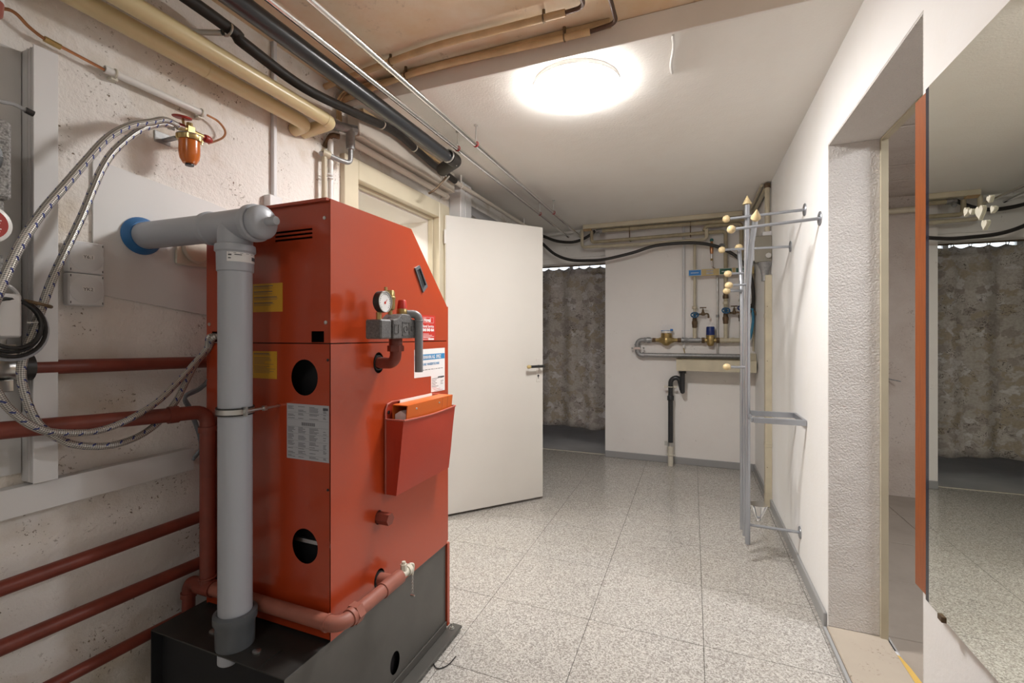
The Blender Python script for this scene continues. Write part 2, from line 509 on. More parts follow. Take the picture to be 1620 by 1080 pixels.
    def build(s, name, m, parent=None, smooth=True, angle=40, bevel=0):
        if name in SPLIT:
            groups = s.islands()
            if len(groups) > 1:
                first = None
                for ids in groups:
                    q = MB(); ren = {}
                    for i in sorted(ids): ren[i] = len(q.v); q.v.append(s.v[i])
                    q.f = [tuple(ren[i] for i in f) for f in s.f if f[0] in ids]
                    o = q._build(name, m, parent, smooth, angle, bevel)
                    first = first or o
                return first
        o = s._build(name, m, parent, smooth, angle, bevel)
        if name in PRINT: o['kind'] = 'stuff'
        return o
    def _build(s, name, m, parent=None, smooth=True, angle=40, bevel=0):
        me = bpy.data.meshes.new(name)
        if parent is not None:
            off = LOC[parent.name]
        else:
            mn = [min(q[i] for q in s.v) for i in range(3)]; mx = [max(q[i] for q in s.v) for i in range(3)]
            off = Vector(((mn[0] + mx[0]) / 2, (mn[1] + mx[1]) / 2, mn[2]))
        me.from_pydata([tuple(q - off) for q in s.v], [], s.f)
        if s.uv:
            ul = me.uv_layers.new(name='UVMap')
            for poly in me.polygons:
                vs = [s.uv.get(me.loops[l].vertex_index, (0, 0)) for l in poly.loop_indices]
                wrap = max(q[1] for q in vs) - min(q[1] for q in vs) > 0.5
                for l, q in zip(poly.loop_indices, vs):
                    ul.data[l].uv = (q[0], q[1] + (1 if wrap and q[1] < 0.5 else 0))
        me.validate(); 
        import bmesh
        bm = bmesh.new(); bm.from_mesh(me); bmesh.ops.recalc_face_normals(bm, faces=bm.faces); bm.to_mesh(me); bm.free()
        if smooth:
            me.shade_smooth(); me.set_sharp_from_angle(angle=math.radians(angle))
        me.materials.append(m)
        o = bpy.data.objects.new(name, me)
        COL.objects.link(o)
        if parent is not None:
            o.parent = parent
        else:
            o.location = off
        LOC[o.name] = off
        if bevel:
            md = o.modifiers.new('bevel', 'BEVEL'); md.width = bevel; md.segments = 2; md.limit_method = 'ANGLE'
        return o

def thing(name, loc, label, cat, group=None):
    o = bpy.data.objects.new(name, None)
    COL.objects.link(o)
    o.location = loc; o.empty_display_size = 0.05
    LOC[o.name] = Vector(loc)
    return tag(o, label, cat, group)

def tag(o, label, cat, group=None):
    o['label'] = label; o['category'] = cat
    if group: o['group'] = group
    return o

def struct(o):
    o['kind'] = 'structure'
    return o

def text(body, size, loc, rot, m, parent, align='LEFT', name='lettering', bold=0.0, sx=1.0):
    cu = bpy.data.curves.new(name, 'FONT')
    cu.body = body; cu.size = size; cu.align_x = align; cu.extrude = 0.0001; cu.offset = bold
    cu.resolution_u = 2
    o = bpy.data.objects.new(name, cu)
    COL.objects.link(o)
    o.parent = parent
    o.location = Vector(loc) - LOC[parent.name]
    o.rotation_euler = rot; o.scale = (sx, 1, 1)
    me = bpy.data.meshes.new_from_object(o)
    me.name = name
    me.materials.clear(); me.materials.append(m)
    q = bpy.data.objects.new(name, me)
    COL.objects.link(q)
    q.parent = parent; q.location = o.location; q.rotation_euler = rot; q.scale = (sx, 1, 1)
    bpy.data.objects.remove(o); bpy.data.curves.remove(cu)
    q['kind'] = 'stuff'
    return q

FACE_X = (PI / 2, 0, PI / 2)     # reads along +y, faces +x
FACE_NY = (PI / 2, 0, 0)         # reads along +x, faces -y

# ================================================================== THE SETTING
XL, XR, YF, YB = -1.55, 0.512, 4.53, -1.9
ZC, ZN, YS = 2.277, 2.36, 1.72
WT = 0.17

# floor: slab plus one object per tile
fl = struct(MB().box(XL - 0.02, XR + 0.01, YB, 4.60, -0.10, -0.012).build('floor', M_joint, smooth=False))
xs = [XL] + [0.039 - 0.446 * k for k in (3, 2, 1, 0)] + [0.485, XR]
ys = [YB] + [1.907 + 0.446 * k for k in range(-8, 6)] + [4.60]
tile_mesh = {}
for i in range(len(xs) - 1):
    for j in range(len(ys) - 1):
        g = 0.0011
        x0, x1, y0, y1 = xs[i] + g, xs[i + 1] - g, ys[j] + g, ys[j + 1] - g
        key = (round(x1 - x0, 3), round(y1 - y0, 3))
        if key not in tile_mesh:
            o = MB().box(-key[0] / 2, key[0] / 2, -key[1] / 2, key[1] / 2, -0.0125, 0).build('tile', M_tile, smooth=False)
            tile_mesh[key] = o.data
            o.location = (0, 0, 0)
        else:
            o = bpy.data.objects.new('tile', tile_mesh[key]); COL.objects.link(o)
        # mesh origin sits at the tile's base centre
        o.parent = fl
        o.location = Vector(((x0 + x1) / 2, (y0 + y1) / 2, -0.0125)) - LOC['floor']

# ceiling: far white part, near stained part, batten over the step
struct(MB().box(XL - 0.3, XR + 0.3, YS, 4.75, ZC, ZC + 0.2).build('ceiling', M_ceil, smooth=False))
o = struct(MB().box(XL - 0.3, XR + 0.3, YB - 0.2, YS, ZN, ZN + 0.12).build('ceiling_near', M_ceil_near, smooth=False))
struct(MB().bbox(XL, XR, YS - 0.014, YS - 0.0005, ZC - 0.006, ZN - 0.001, 0.002).build('trim_1', M_trimw, smooth=False))
struct(MB().bbox(-1.18, -0.28, YS - 0.045, YS - 0.0145, ZN - 0.022, ZN - 0.001, 0.002).build('trim_2', M_tanpipe, smooth=False))

# boiler-side wall with the opening of the door (y 1.76..2.62)
DY0, DY1, DZ = 1.775, 2.585, 1.985
wl = MB()
wl.box(XL - 0.3, XL, YB - 0.2, DY0, 0, ZN + 0.05)
wl.box(XL - 0.3, XL, DY1, 4.75, 0, ZN + 0.05)
wl.box(XL - 0.3, XL, DY0, DY1, DZ, ZN + 0.05)
struct(wl.build('wall_left', M_wall_left, smooth=False))

# right wall with the doorway (y 1.37..2.20)
RY0, RY1, RZ = 1.372, 2.20, 1.976
wr = MB()
wr.box(XR, XR + WT, YB - 0.2, RY0, 0, ZN + 0.05)
wr.box(XR, XR + WT, RY1, 4.75, 0, ZN + 0.05)
wr.box(XR, XR + WT, RY0, RY1, RZ, ZN + 0.05)
struct(wr.build('wall_right', M_wall_right, smooth=False))
rv = MB()
rv.box(XR + 0.001, XR + WT, RY1 - 0.006, RY1 - 0.0002, 0.02, RZ - 0.0065)
rv.box(XR + 0.001, XR + WT, RY0 + 0.0002, RY0 + 0.006, 0.02, RZ - 0.0065)
rv.box(XR + 0.001, XR + WT, RY0 + 0.0002, RY1 - 0.0002, RZ - 0.006, RZ - 0.0002)
struct(rv.build('trim_3', M_stucco, smooth=False))

# far wall (pillar part), lintel over the curtain opening, alcove behind
struct(MB().box(-0.805, XR, YF, 4.70, 0, ZC).build('wall_far', M_wall_far, smooth=False))
ln = MB()
ln.box(XL, -0.805, 4.60, 4.75, 2.00, ZC)
ln.box(XL, -0.805, 4.62, 4.75, 1.945, 2.00)
struct(ln.build('wall_lintel', M_wall_far, smooth=False))
struct(MB().box(-2.6, -0.1, 4.60, 6.5, -0.10, -0.004).build('floor_alcove', M_greyfloor, smooth=False))
struct(MB().box(-1.55, -0.805, 4.592, 4.602, -0.01, 0.004).build('trim_4', M_offwhite, smooth=False))
al = MB()
al.box(-2.75, -2.6, 4.75, 6.5, 0, 2.5); al.box(-0.1, 0.05, 4.75, 6.5, 0, 2.5)
al.box(-2.6, -0.1, 4.75, 6.65, 2.42, 2.5)
al.box(-2.6, -0.1, 6.5, 6.65, 0, 1.35); al.box(-2.6, -2.3, 6.5, 6.65, 1.35, 2.42); al.box(-0.4, -0.1, 6.5, 6.65, 1.35, 2.42)
al.box(-2.6, XL - 0.3, 4.70, 4.75, 0, 2.5); al.box(-0.1, 0.05, 4.6, 4.76, 0, 2.5)
struct(al.build('wall_alcove', M_cell, smooth=False))
win = struct(MB().box(-2.3, -0.4, 6.55, 6.556, 1.35, 2.42).build('window_1', M_window, smooth=False))
fr = MB()
for x in (-2.3, -1.68, -1.06, -0.46): fr.box(x, x + 0.05, 6.52, 6.58, 1.35, 2.42)
for z in (1.35, 2.37): fr.box(-2.3, -0.4, 6.52, 6.58, z, z + 0.05)
fr.build('window_bar', M_white, win, smooth=False)

# wall behind the camera
struct(MB().box(XL - 0.3, XR + 0.3, YB - 0.2, YB, 0, ZN + 0.05).build('wall_back', M_wall_right, smooth=False))

# skirting
struct(MB().bbox(-0.805, XR - 0.0005, YF - 0.013, YF - 0.0005, 0, 0.062, 0.003).build('baseboard_far', M_base, smooth=False))
struct(MB().bbox(XR - 0.013, XR - 0.0005, RY1 + 0.01, YF - 0.0135, 0, 0.062, 0.003).build('baseboard_right', M_base, smooth=False))

# doorway sill, frame and the cellar room beyond
struct(MB().bbox(XR - 0.005, 0.705, RY0 + 0.001, RY1 - 0.001, -0.03, 0.018, 0.004).build('trim_5', M_sill, smooth=False))
struct(MB().bbox(XR - 0.018, XR - 0.0055, RY0 - 0.4, RY1, -0.011, 0.012, 0.002).build('trim_6', M_base, smooth=False))
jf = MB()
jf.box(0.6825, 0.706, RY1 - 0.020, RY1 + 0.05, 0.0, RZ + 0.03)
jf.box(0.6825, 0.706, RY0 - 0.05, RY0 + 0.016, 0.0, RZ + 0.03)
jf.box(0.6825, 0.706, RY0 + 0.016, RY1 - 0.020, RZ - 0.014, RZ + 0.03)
struct(jf.build('door_2', mat('shaded_cream_paint', (0.50, 0.45, 0.33), 0.4, var=0.08, vscale=8), smooth=False))  # cream frame darkened in its colour for the shade it stands in
cf = struct(MB().box(0.735, 3.2, 0.2, 4.35, -0.10, -0.035).build('floor_cellar', M_hole, smooth=False))
for i, y in enumerate([0.2 + 0.52 * k for k in range(8)]):
    for k, (x0, x1) in enumerate(((0.738, 1.30), (1.304, 1.95), (1.954, 3.2))):
        MB().bbox(x0, x1, y + 0.002, y + 0.517, -0.036, -0.02 - 0.001 * ((i + k) % 3), 0.002).build('slab', M_concrete, cf, smooth=False)
cw = MB()
cw.box(0.682, 3.2, 4.30, 4.45, -0.1, 2.42); cw.box(3.1, 3.2, 0.2, 4.3, -0.1, 2.42); cw.box(0.682, 3.2, 0.1, 0.2, -0.1, 2.42)
struct(cw.build('wall_cellar', M_cell, smooth=False))
cc = struct(MB().box(0.682, 3.2, 0.2, 4.3, 2.27, 2.40).build('ceiling_cellar', M_cell, smooth=False))
for k in range(13):
    MB().bbox(0.684, 3.1, 0.21 + 0.33 * k, 0.21 + 0.33 * k + 0.318, 2.252 - 0.003 * (k % 3), 2.272, 0.003).build('board', M_cell, cc, smooth=False)
tag(MB().cyl((0.70, 4.25, 2.13), (3.0, 4.25, 2.15), 0.022).build('water_pipe', M_beige), 'beige pipe under the ceiling of the cellar room beyond the doorway', 'pipe')
br = MB().box(1.36, 1.385, 4.285, 4.3, 0.74, 0.88)
br.cyl((1.20, 4.27, 0.865), (1.37, 4.27, 0.865), 0.004, 8).cyl((1.20, 4.27, 0.745), (1.37, 4.27, 0.745), 0.004, 8)
br.cyl((1.375, 4.29, 0.87), (1.44, 4.22, 0.855), 0.004, 8)
tag(br.build('wall_bracket', M_galv), 'small iron bracket on the bare wall beyond the doorway', 'bracket')
fo = MB().prism([(0.707, 1.86), (0.734, 1.86), (0.734, 1.97), (0.728, 2.05), (0.718, 2.11), (0.707, 2.12)], 'z', -0.03, 0.004)
tag(fo.build('foam_strip', M_foam, smooth=False), 'yellow foam strip in the gap behind the doorway sill', 'foam')
tag(MB().ball((0.718, 2.145, -0.012), 0.011, 9, 6, 1, 1.4, 0.8).build('rubble_piece', M_jbox), 'small pale stone chip in the gap behind the doorway sill', 'rubble')

# left door: frame in the opening, room behind it
dfm = MB()
W2 = XL + 0.028
dfm.bbox(XL - 0.02, W2, DY0 - 0.075, DY0 + 0.022, 0, DZ + 0.075, 0.003)
dfm.bbox(XL - 0.02, W2, DY1 - 0.022, DY1 + 0.105, 0, DZ + 0.075, 0.003)
dfm.bbox(XL - 0.02, W2, DY0 + 0.0221, DY1 - 0.0221, DZ - 0.022, DZ + 0.075, 0.003)
d1 = struct(dfm.build('door_1', M_cream, smooth=False))
st = MB()
st.box(XL - 0.05, XL - 0.02, DY0, DY0 + 0.035, 0, DZ - 0.035)
st.box(XL - 0.05, XL - 0.02, DY1 - 0.035, DY1, 0, DZ - 0.035)
st.box(XL - 0.05, XL - 0.02, DY0, DY1, DZ - 0.035, DZ)
st.build('door_stop', M_cream, d1, smooth=False)
rl = MB()
rl.box(XL - 0.3, XL - 0.05, DY0, DY0 + 0.03, 0, DZ); rl.box(XL - 0.3, XL - 0.05, DY1 - 0.03, DY1, 0, DZ); rl.box(XL - 0.3, XL - 0.05, DY0, DY1, DZ - 0.045, DZ)
struct(rl.build('trim_7', M_wall_far, smooth=False))
rm = MB()
rm.box(-3.4, -3.25, 0.6, 3.9, 0, 2.45); rm.box(-3.25, XL - 0.3, 0.6, 0.7, 0, 2.45); rm.box(-3.25, XL - 0.3, 3.25, 3.35, 0, 2.45)
rm.box(-2.55, -2.2, 3.0, 3.25, 0, 2.20)
struct(rm.build('wall_side_room', M_room, smooth=False))
struct(MB().box(-3.4, XL - 0.3, 0.6, 3.9, 2.40, 2.5).build('ceiling_side_room', M_room, smooth=False))
struct(MB().box(-3.4, XL - 0.02, 0.6, 3.9, -0.10, -0.012).build('floor_side_room', M_greyfloor, smooth=False))

# ================================================================== LAMPS
def lamp(x, y, z, label, strength, R=0.185, col=(1.0, 0.982, 0.962)):
    t = thing('ceiling_lamp', (x, y, z), label, 'lamp')
    MB().lathe([(R - 0.020, 0), (R - 0.003, 0), (R - 0.001, -0.004), (R - 0.001, -0.021), (R - 0.020, -0.021)], (x, y, z), seg=48).build('base_ring', M_white, t)
    MB().lathe([(R - 0.0005, -0.0205), (R - 0.0005, -0.026), (R - 0.010, -0.033), (R * 0.7, -0.040), (R * 0.35, -0.044), (0, -0.045)], (x, y, z), seg=48).build(
        'diffuser', emit_mat('lamp_glow', col, strength), t)
    return t
lamp(-0.465, 1.915, ZC, 'round white ceiling lamp glowing above the tiled floor', LAMP_MAIN)
lamp(-0.50, -0.95, ZN, 'added round white fill lamp behind the camera', FILL_BACK)
lamp(1.65, 1.86, 2.245, 'added lamp in the cellar room standing in for daylight through the doorway', FILL_SIDE * 2.7, col=(0.95, 0.965, 1.0))  # added out of view, in place of daylight coming through the doorway
lamp(-2.6, 2.0, 2.40, 'added unseen fill lamp in the room behind the boiler', FILL_SIDE * 2.6)  # added out of view to brighten the room behind the door

cb = MB().tube(spline([(-0.066, YS - 0.002, ZC - 0.008), (-0.067, 1.80, ZC - 0.007), (-0.080, 1.90, ZC - 0.006), (-0.079, 1.966, ZC - 0.006), (-0.078, 1.985, ZC + 0.004)]), 0.005, seg=8)
tag(cb.build('ceiling_cable', M_white), 'short white cable stub hanging on the ceiling beside the lamp', 'cable')

# ================================================================== BOILER
BX0, BX1, BY0, BY1 = -1.417, -0.92, 0.973, 1.605
t = thing('boiler', (-1.17, 1.25, 0.0), 'tall orange-red boiler with slanted top standing on a black base', 'boiler')

def sheet_with_holes(mb, axis_const, u0, u1, v0, v1, holes, to3):
    """flat sheet (two sides, thin) with elliptical / rectangular holes, made by triangulated fill"""
    import bmesh
    bm = bmesh.new()
    def loop(pts):
        vs = [bm.verts.new((p[0], p[1], 0)) for p in pts]
        return [bm.edges.new((vs[i], vs[(i + 1) % len(vs)])) for i in range(len(vs))]
    ed = loop([(u0, v0), (u1, v0), (u1, v1), (u0, v1)])
    for h in holes: ed += loop(h)
    bmesh.ops.triangle_fill(bm, use_beauty=True, edges=ed)
    bm.verts.ensure_lookup_table(); bm.verts.index_update()
    vs = [to3(v.co.x, v.co.y) for v in bm.verts]
    fs = [tuple(v.index for v in f.verts) for f in bm.faces]
    bm.free()
    mb.add(vs, fs)

def ell(cx, cy, rx, ry, n=28):
    return [(cx + rx * math.cos(2 * PI * k / n), cy + ry * math.sin(2 * PI * k / n)) for k in range(n)]

def rect(a, b, c, d):
    return [(a, c), (b, c), (b, d), (a, d)]

SEAM = 1.177
front = lambda u, v: (u, BY0, v)
# front sheet, lower body: round openings
mb = MB(); sheet_with_holes(mb, 'y', BX0 + 0.004, BX1 - 0.003, 0.366, SEAM - 0.0015,
    [ell(-1.014, 1.081, 0.049, 0.051), ell(-1.012, 0.608, 0.047, 0.049)], front)
mb.build('front_panel', M_red, t, smooth=False)
mb = MB(); sheet_with_holes(mb, 'y', BX0 + 0.004, BX1 - 0.003, SEAM + 0.0015, 1.566,
    [rect(-0.988, -0.943, SEAM + 0.003, SEAM + 0.034), rect(-1.392, -1.345, SEAM + 0.003, SEAM + 0.034)] +
    [rect(-1.125, -0.985, z, z + 0.0055) for z in (1.470, 1.4815, 1.493)], front)
mb.build('hood_front', M_red, t, smooth=False)
# right side sheets (the long side towards the room)
side = lambda u, v: (BX1, u, v)
mb = MB(); sheet_with_holes(mb, 'x', BY0, BY1, 0.362, SEAM - 0.0015,
    [ell(1.178, 1.113, 0.026, 0.033), ell(1.182, 0.430, 0.026, 0.032), ell(1.178, 0.626, 0.018, 0.022)], side)
mb.build('side_panel', M_red, t, smooth=False)
hood = [(BY0, SEAM + 0.0015), (BY1, SEAM + 0.0015), (BY1, 1.317), (1.357, 1.573), (BY0, 1.573)]
mb = MB()
mb.prism(hood, 'x', BX1 - 0.0035, BX1)
mb.build('hood_side', M_red, t, smooth=False)
mb = MB()
mb.prism(hood, 'x', BX0, BX0 + 0.0035)
mb.prism([(BY0 - 0.012, 1.5665), (BY0 - 0.012, 1.574), (1.357, 1.574), (1.357, 1.5665)], 'x', BX0 + 0.0036, BX1 - 0.0036)
mb.prism([(1.357, 1.568), (1.357, 1.573), (BY1, 1.317), (BY1 - 0.004, 1.312)], 'x', BX0 + 0.0036, BX1 - 0.0036)
mb.build('hood_top', M_red, t, smooth=False)
mb = MB()
mb.box(BX0, BX0 + 0.0035, BY0, BY1, 0.362, SEAM - 0.0015)
mb.box(BX0, BX1 - 0.002, BY1 + 0.0005, BY1 + 0.014, 0.37, 1.315)
mb.box(BX0, BX1 + 0.003, BY1 + 0.0005, BY1 + 0.018, 0.03, 0.362)
mb.build('back_panel', M_red, t, smooth=False)
# dark insides seen through the openings
mb = MB(); mb.box(BX0 + 0.01, BX1 - 0.012, BY0 + 0.05, BY1 - 0.01, 0.37, 1.29)
mb.build('core', M_hole, t, smooth=False)
mb = MB(); mb.box(-1.10, -0.93, BY0 + 0.02, BY0 + 0.028, 0.606, 0.617)
mb.build('inner_bar', M_steel, t, smooth=False)
mb = MB()
for x, z in ((-0.94, 1.522), (-0.936, 1.235), (-1.403, 1.234)):
    mb.lathe([(0.0055, 0), (0.005, 0.0025), (0, 0.0035)], (x, BY0 - 0.0003, z), (0, -1, 0), 10)
mb.build('screw', M_steel, t)
mb = MB()
for x, z in ((-0.929, 1.132), (-0.929, 0.776)):
    mb.lathe([(0.004, 0), (0.0035, 0.002), (0, 0.003)], (x, BY0 - 0.0003, z), (0, -1, 0), 10)
mb.build('dark_screw', M_blackpl, t)
# slanted recessed grip on the hood side
gr = [(1.374, 1.438), (1.404, 1.452), (1.457, 1.381), (1.427, 1.356)]
c0 = (sum(p[0] for p in gr) / 4, sum(p[1] for p in gr) / 4)
inner = [(c0[0] + (p[0] - c0[0]) * 0.72, c0[1] + (p[1] - c0[1]) * 0.78) for p in gr]
mb = MB()
n = len(gr)
vs = [(BX1 + 0.0005, *p) for p in gr] + [(BX1 + 0.005, *p) for p in gr] + [(BX1 + 0.005, *p) for p in inner] + [(BX1 + 0.0012, *p) for p in inner]
fs = []
for a in range(3):
    for i in range(n):
        fs.append((a * n + i, a * n + (i + 1) % n, (a + 1) * n + (i + 1) % n, (a + 1) * n + i))
mb.add(vs, fs)
g = mb.build('grip_frame', M_pvcd, t, smooth=False)
MB().prism(inner, 'x', BX1 + 0.0006, BX1 + 0.0014).build('recess', M_hole, g, smooth=False)
# collars in the pipe openings
mb = MB()
mb.lathe([(0.024, -0.012), (0.024, 0.001), (0.020, 0.001), (0.020, -0.012)], (BX1 + 0.001, 1.178, 1.113), (1, 0, 0))
mb.lathe([(0.024, -0.012), (0.024, 0.001), (0.020, 0.001), (0.020, -0.012)], (BX1 + 0.001, 1.182, 0.430), (1, 0, 0))
mb.build('pipe_collar', M_blackpl, t)
mb = MB().nut((BX1 - 0.02, 1.178, 0.626), (BX1 + 0.045, 1.178, 0.626), 0.019)
mb.build('plug', M_redpipe, t, smooth=False)

# rating plate on the front
pl = MB().box(-1.079, -0.925, BY0 - 0.0009, BY0 - 0.0002, 0.850, 1.006).build('rating_plate', M_plate, t, smooth=False)
mb = MB()
yy = BY0 - 0.0011
rnd = random.Random(3)
for k in range(44):
    z = 0.998 - k * 0.0033
    if 0.944 < z < 0.957 or k in (12, 13): continue
    x = -1.075
    if k % 6 == 5:
        mb.box(-1.077, -0.927, yy, yy + 0.0002, z, z + 0.0004); continue
    for c0_, wmax in ((-1.075, 0.028), (-1.036, 0.03), (-0.995, 0.035), (-0.945, 0.012)):
        if rnd.random() < 0.72:
            mb.box(c0_, c0_ + wmax * rnd.uniform(0.5, 1.0), yy, yy + 0.0002, z, z + 0.0013)
for k in range(22):
    x = -1.024 + k * 0.0023
    mb.box(x, x + (0.0015 if k % 3 else 0.0008), yy, yy + 0.0002, 0.946, 0.955)
mb.box(-0.946, -0.928, yy, yy + 0.0002, 0.992, 0.999)
mb.build('printed_text', M_ink, pl, smooth=False)

def yellow_label(x0, x1, z0, z1, rows):
    p = MB().box(x0, x1, BY0 - 0.0008, BY0 - 0.0002, z0, z1).build('yellow_label', M_yellow, t, smooth=False)
    m = MB(); r = random.Random(len(rows))
    z = z1 - 0.006
    for bold, nl in rows:
        m.box(x0 + 0.004, x0 + 0.004 + (x1 - x0) * r.uniform(0.6, 0.8), BY0 - 0.001, BY0 - 0.00085, z - 0.0022 * bold, z)
        z -= 0.0042
        for _ in range(nl):
            m.box(x0 + 0.004, x0 + 0.004 + (x1 - x0) * r.uniform(0.45, 0.9), BY0 - 0.001, BY0 - 0.00085, z - 0.0009, z); z -= 0.0036
        z -= 0.005 if nl < 4 else 0.0025
    m.build('printed_text', M_ink, p, smooth=False)
yellow_label(-1.214, -1.096, 1.268, 1.351, [(1, 2), (1, 2), (1, 2), (1, 2)])
yellow_label(-1.214, -1.118, 1.073, 1.153, [(1, 1), (0.5, 5), (0.5, 5)])

# red service sticker and white installer's label on the long side
xs_ = BX1 + 0.0006
p = MB().box(BX1 + 0.0002, xs_, 1.416, 1.516, 1.180, 1.274).build('red_sticker', M_stred, t, smooth=False)
text('Hoval', 0.020, (xs_ + 0.0003, 1.436, 1.250), FACE_X, M_paper, p, bold=0.0006)
text('Hoval Service', 0.0145, (xs_ + 0.0003, 1.424, 1.2285), FACE_X, M_paper, p, bold=0.0003)
text('0848 848 464', 0.0150, (xs_ + 0.0003, 1.422, 1.2145), FACE_X, M_paper, p, bold=0.0006)
m = MB()
for (a, b, z) in ((1.432, 1.470, 1.204), (1.432, 1.492, 1.199), (1.432, 1.506, 1.194), (1.432, 1.480, 1.190), (1.430, 1.464, 1.184)):
    m.box(xs_, xs_ + 0.0002, a, b, z, z + 0.0014)
m.box(xs_, xs_ + 0.0002, 1.466, 1.506, 1.1825, 1.188)
m.box(xs_, xs_ + 0.0002, 1.432, 1.504, 1.2665, 1.2672); m.box(xs_, xs_ + 0.0002, 1.432, 1.504, 1.2455, 1.2462)
m.box(xs_, xs_ + 0.0002, 1.432, 1.4328, 1.2455, 1.2672); m.box(xs_, xs_ + 0.0002, 1.5032, 1.504, 1.2455, 1.2672)
m.build('printed_text', M_paper, p, smooth=False)
p = MB().prism([(1.374, 1.148), (1.588, 1.150), (1.588, 0.982), (1.486, 0.984), (1.486, 1.045), (1.374, 1.047)], 'x', BX1 + 0.0002, xs_).build('white_label', M_paper, t, smooth=False)
m = MB().box(xs_, xs_ + 0.0002, 1.376, 1.5865, 1.108, 1.129); m.build('blue_band', M_stblue, p, smooth=False)
text('ZIMMERMANN AG  SPIEZ', 0.0185, (xs_ + 0.0005, 1.388, 1.112), FACE_X, M_paper, p, bold=0.0004, sx=0.82)
text('HEIZUNG UND WASSERTECHNIK', 0.0125, (xs_ + 0.0003, 1.380, 1.088), FACE_X, M_stblue, p, bold=0.0002, sx=0.88)
m = MB(); r = random.Random(5)
y = 1.385
while y < 1.575:
    w = r.uniform(0.006, 0.018); m.box(xs_, xs_ + 0.0002, y, y + w, 1.0705, 1.0725); y += w + 0.005
for k in range(6):
    z = 1.033 - 0.006 * k
    m.box(xs_, xs_ + 0.0002, 1.491, 1.491 + r.uniform(0.02, 0.05), z, z + 0.0018)
    if k not in (1, 5): m.box(xs_, xs_ + 0.0002, 1.555, 1.555 + r.uniform(0.015, 0.028), z, z + 0.0018)
m.box(xs_, xs_ + 0.0002, 1.535, 1.583, 1.034, 1.040)
m.build('printed_text', M_ink, p, smooth=False)
m = MB()
for k, w in enumerate((0.03, 0.05, 0.06)): m.box(xs_, xs_ + 0.0002, 1.495 + 0.008 * k, 1.495 + 0.008 * k + w, 0.998 - 0.006 * k, 0.9992 - 0.006 * k)
m.build('red_pen', M_stred, p, smooth=False)

# ---- black base under the boiler
b = thing('boiler_plinth', (-1.18, 1.2, 0), 'black sheet metal base under the orange boiler with side lightened for sheen', 'base')
ZB = 0.358
AX0, AX1, AY0, AY1 = -1.44, -0.9255, 0.826, 1.604
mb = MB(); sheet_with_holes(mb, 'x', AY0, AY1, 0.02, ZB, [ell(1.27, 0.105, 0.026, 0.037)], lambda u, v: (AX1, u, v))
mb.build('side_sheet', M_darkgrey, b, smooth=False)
mb = MB().bbox(AX0, AX1 - 0.0008, AY0 + 0.002, AY1, ZB - 0.004, ZB, 0.001)
mb.build('top_plate', M_black, b, smooth=False)
mb = MB().prism([(-1.30, AY0), (-1.02, AY0), (-1.02, 0.905), (-1.30, 0.905)], 'z', ZB + 0.0002, ZB + 0.003)
mb.build('cover_plate', M_black, b, smooth=False)
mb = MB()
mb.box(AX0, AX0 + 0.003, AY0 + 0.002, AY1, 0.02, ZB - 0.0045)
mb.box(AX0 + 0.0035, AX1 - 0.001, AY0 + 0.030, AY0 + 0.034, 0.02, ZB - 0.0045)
mb.build('front_shade_sheet', M_hole, b, smooth=False)  # black sheets stand in for the shade inside the open front
mb = MB()
mb.box(AX0 + 0.01, AX1 - 0.02, AY0 + 0.105, AY1 - 0.02, 0.01, ZB - 0.01)
mb.build('core', M_hole, b, smooth=False)
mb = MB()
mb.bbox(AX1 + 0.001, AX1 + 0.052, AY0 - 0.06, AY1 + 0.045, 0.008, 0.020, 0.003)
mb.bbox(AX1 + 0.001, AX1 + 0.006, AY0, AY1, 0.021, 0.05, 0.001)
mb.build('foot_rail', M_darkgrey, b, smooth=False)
mb = MB()
mb.lathe([(0.010, 0), (0.010, 0.002), (0.006, 0.002)], (AX1 + 0.024, 1.612, 0.020), seg=14)
mb.nut((AX1 + 0.024, 1.612, 0.021), (AX1 + 0.024, 1.612, 0.028), 0.0075)
mb.cyl((AX1 + 0.024, 1.612, -0.0), (AX1 + 0.024, 1.612, 0.042), 0.0035, 8)
mb.build('levelling_bolt', M_steel, b, smooth=False)
mb = MB()
for x, y in ((-1.262, 0.886), (-1.075, 0.872)):
    mb.lathe([(0.011, 0), (0.011, 0.0035), (0.006, 0.0055), (0, 0.006)], (x, y, ZB + 0.003), seg=14)
mb.build('cap_nut', M_steel, b)
w_ = MB().tube(spline([(AX1 + 0.04, 1.44, 0.004), (AX1 + 0.075, 1.42, 0.004), (AX1 + 0.10, 1.45, 0.004), (AX1 + 0.105, 1.50, 0.004)]), 0.0018, seg=6)
tag(w_.build('cable_piece', M_blackpl), 'thin dark cable end on the floor beside the base rail', 'cable')

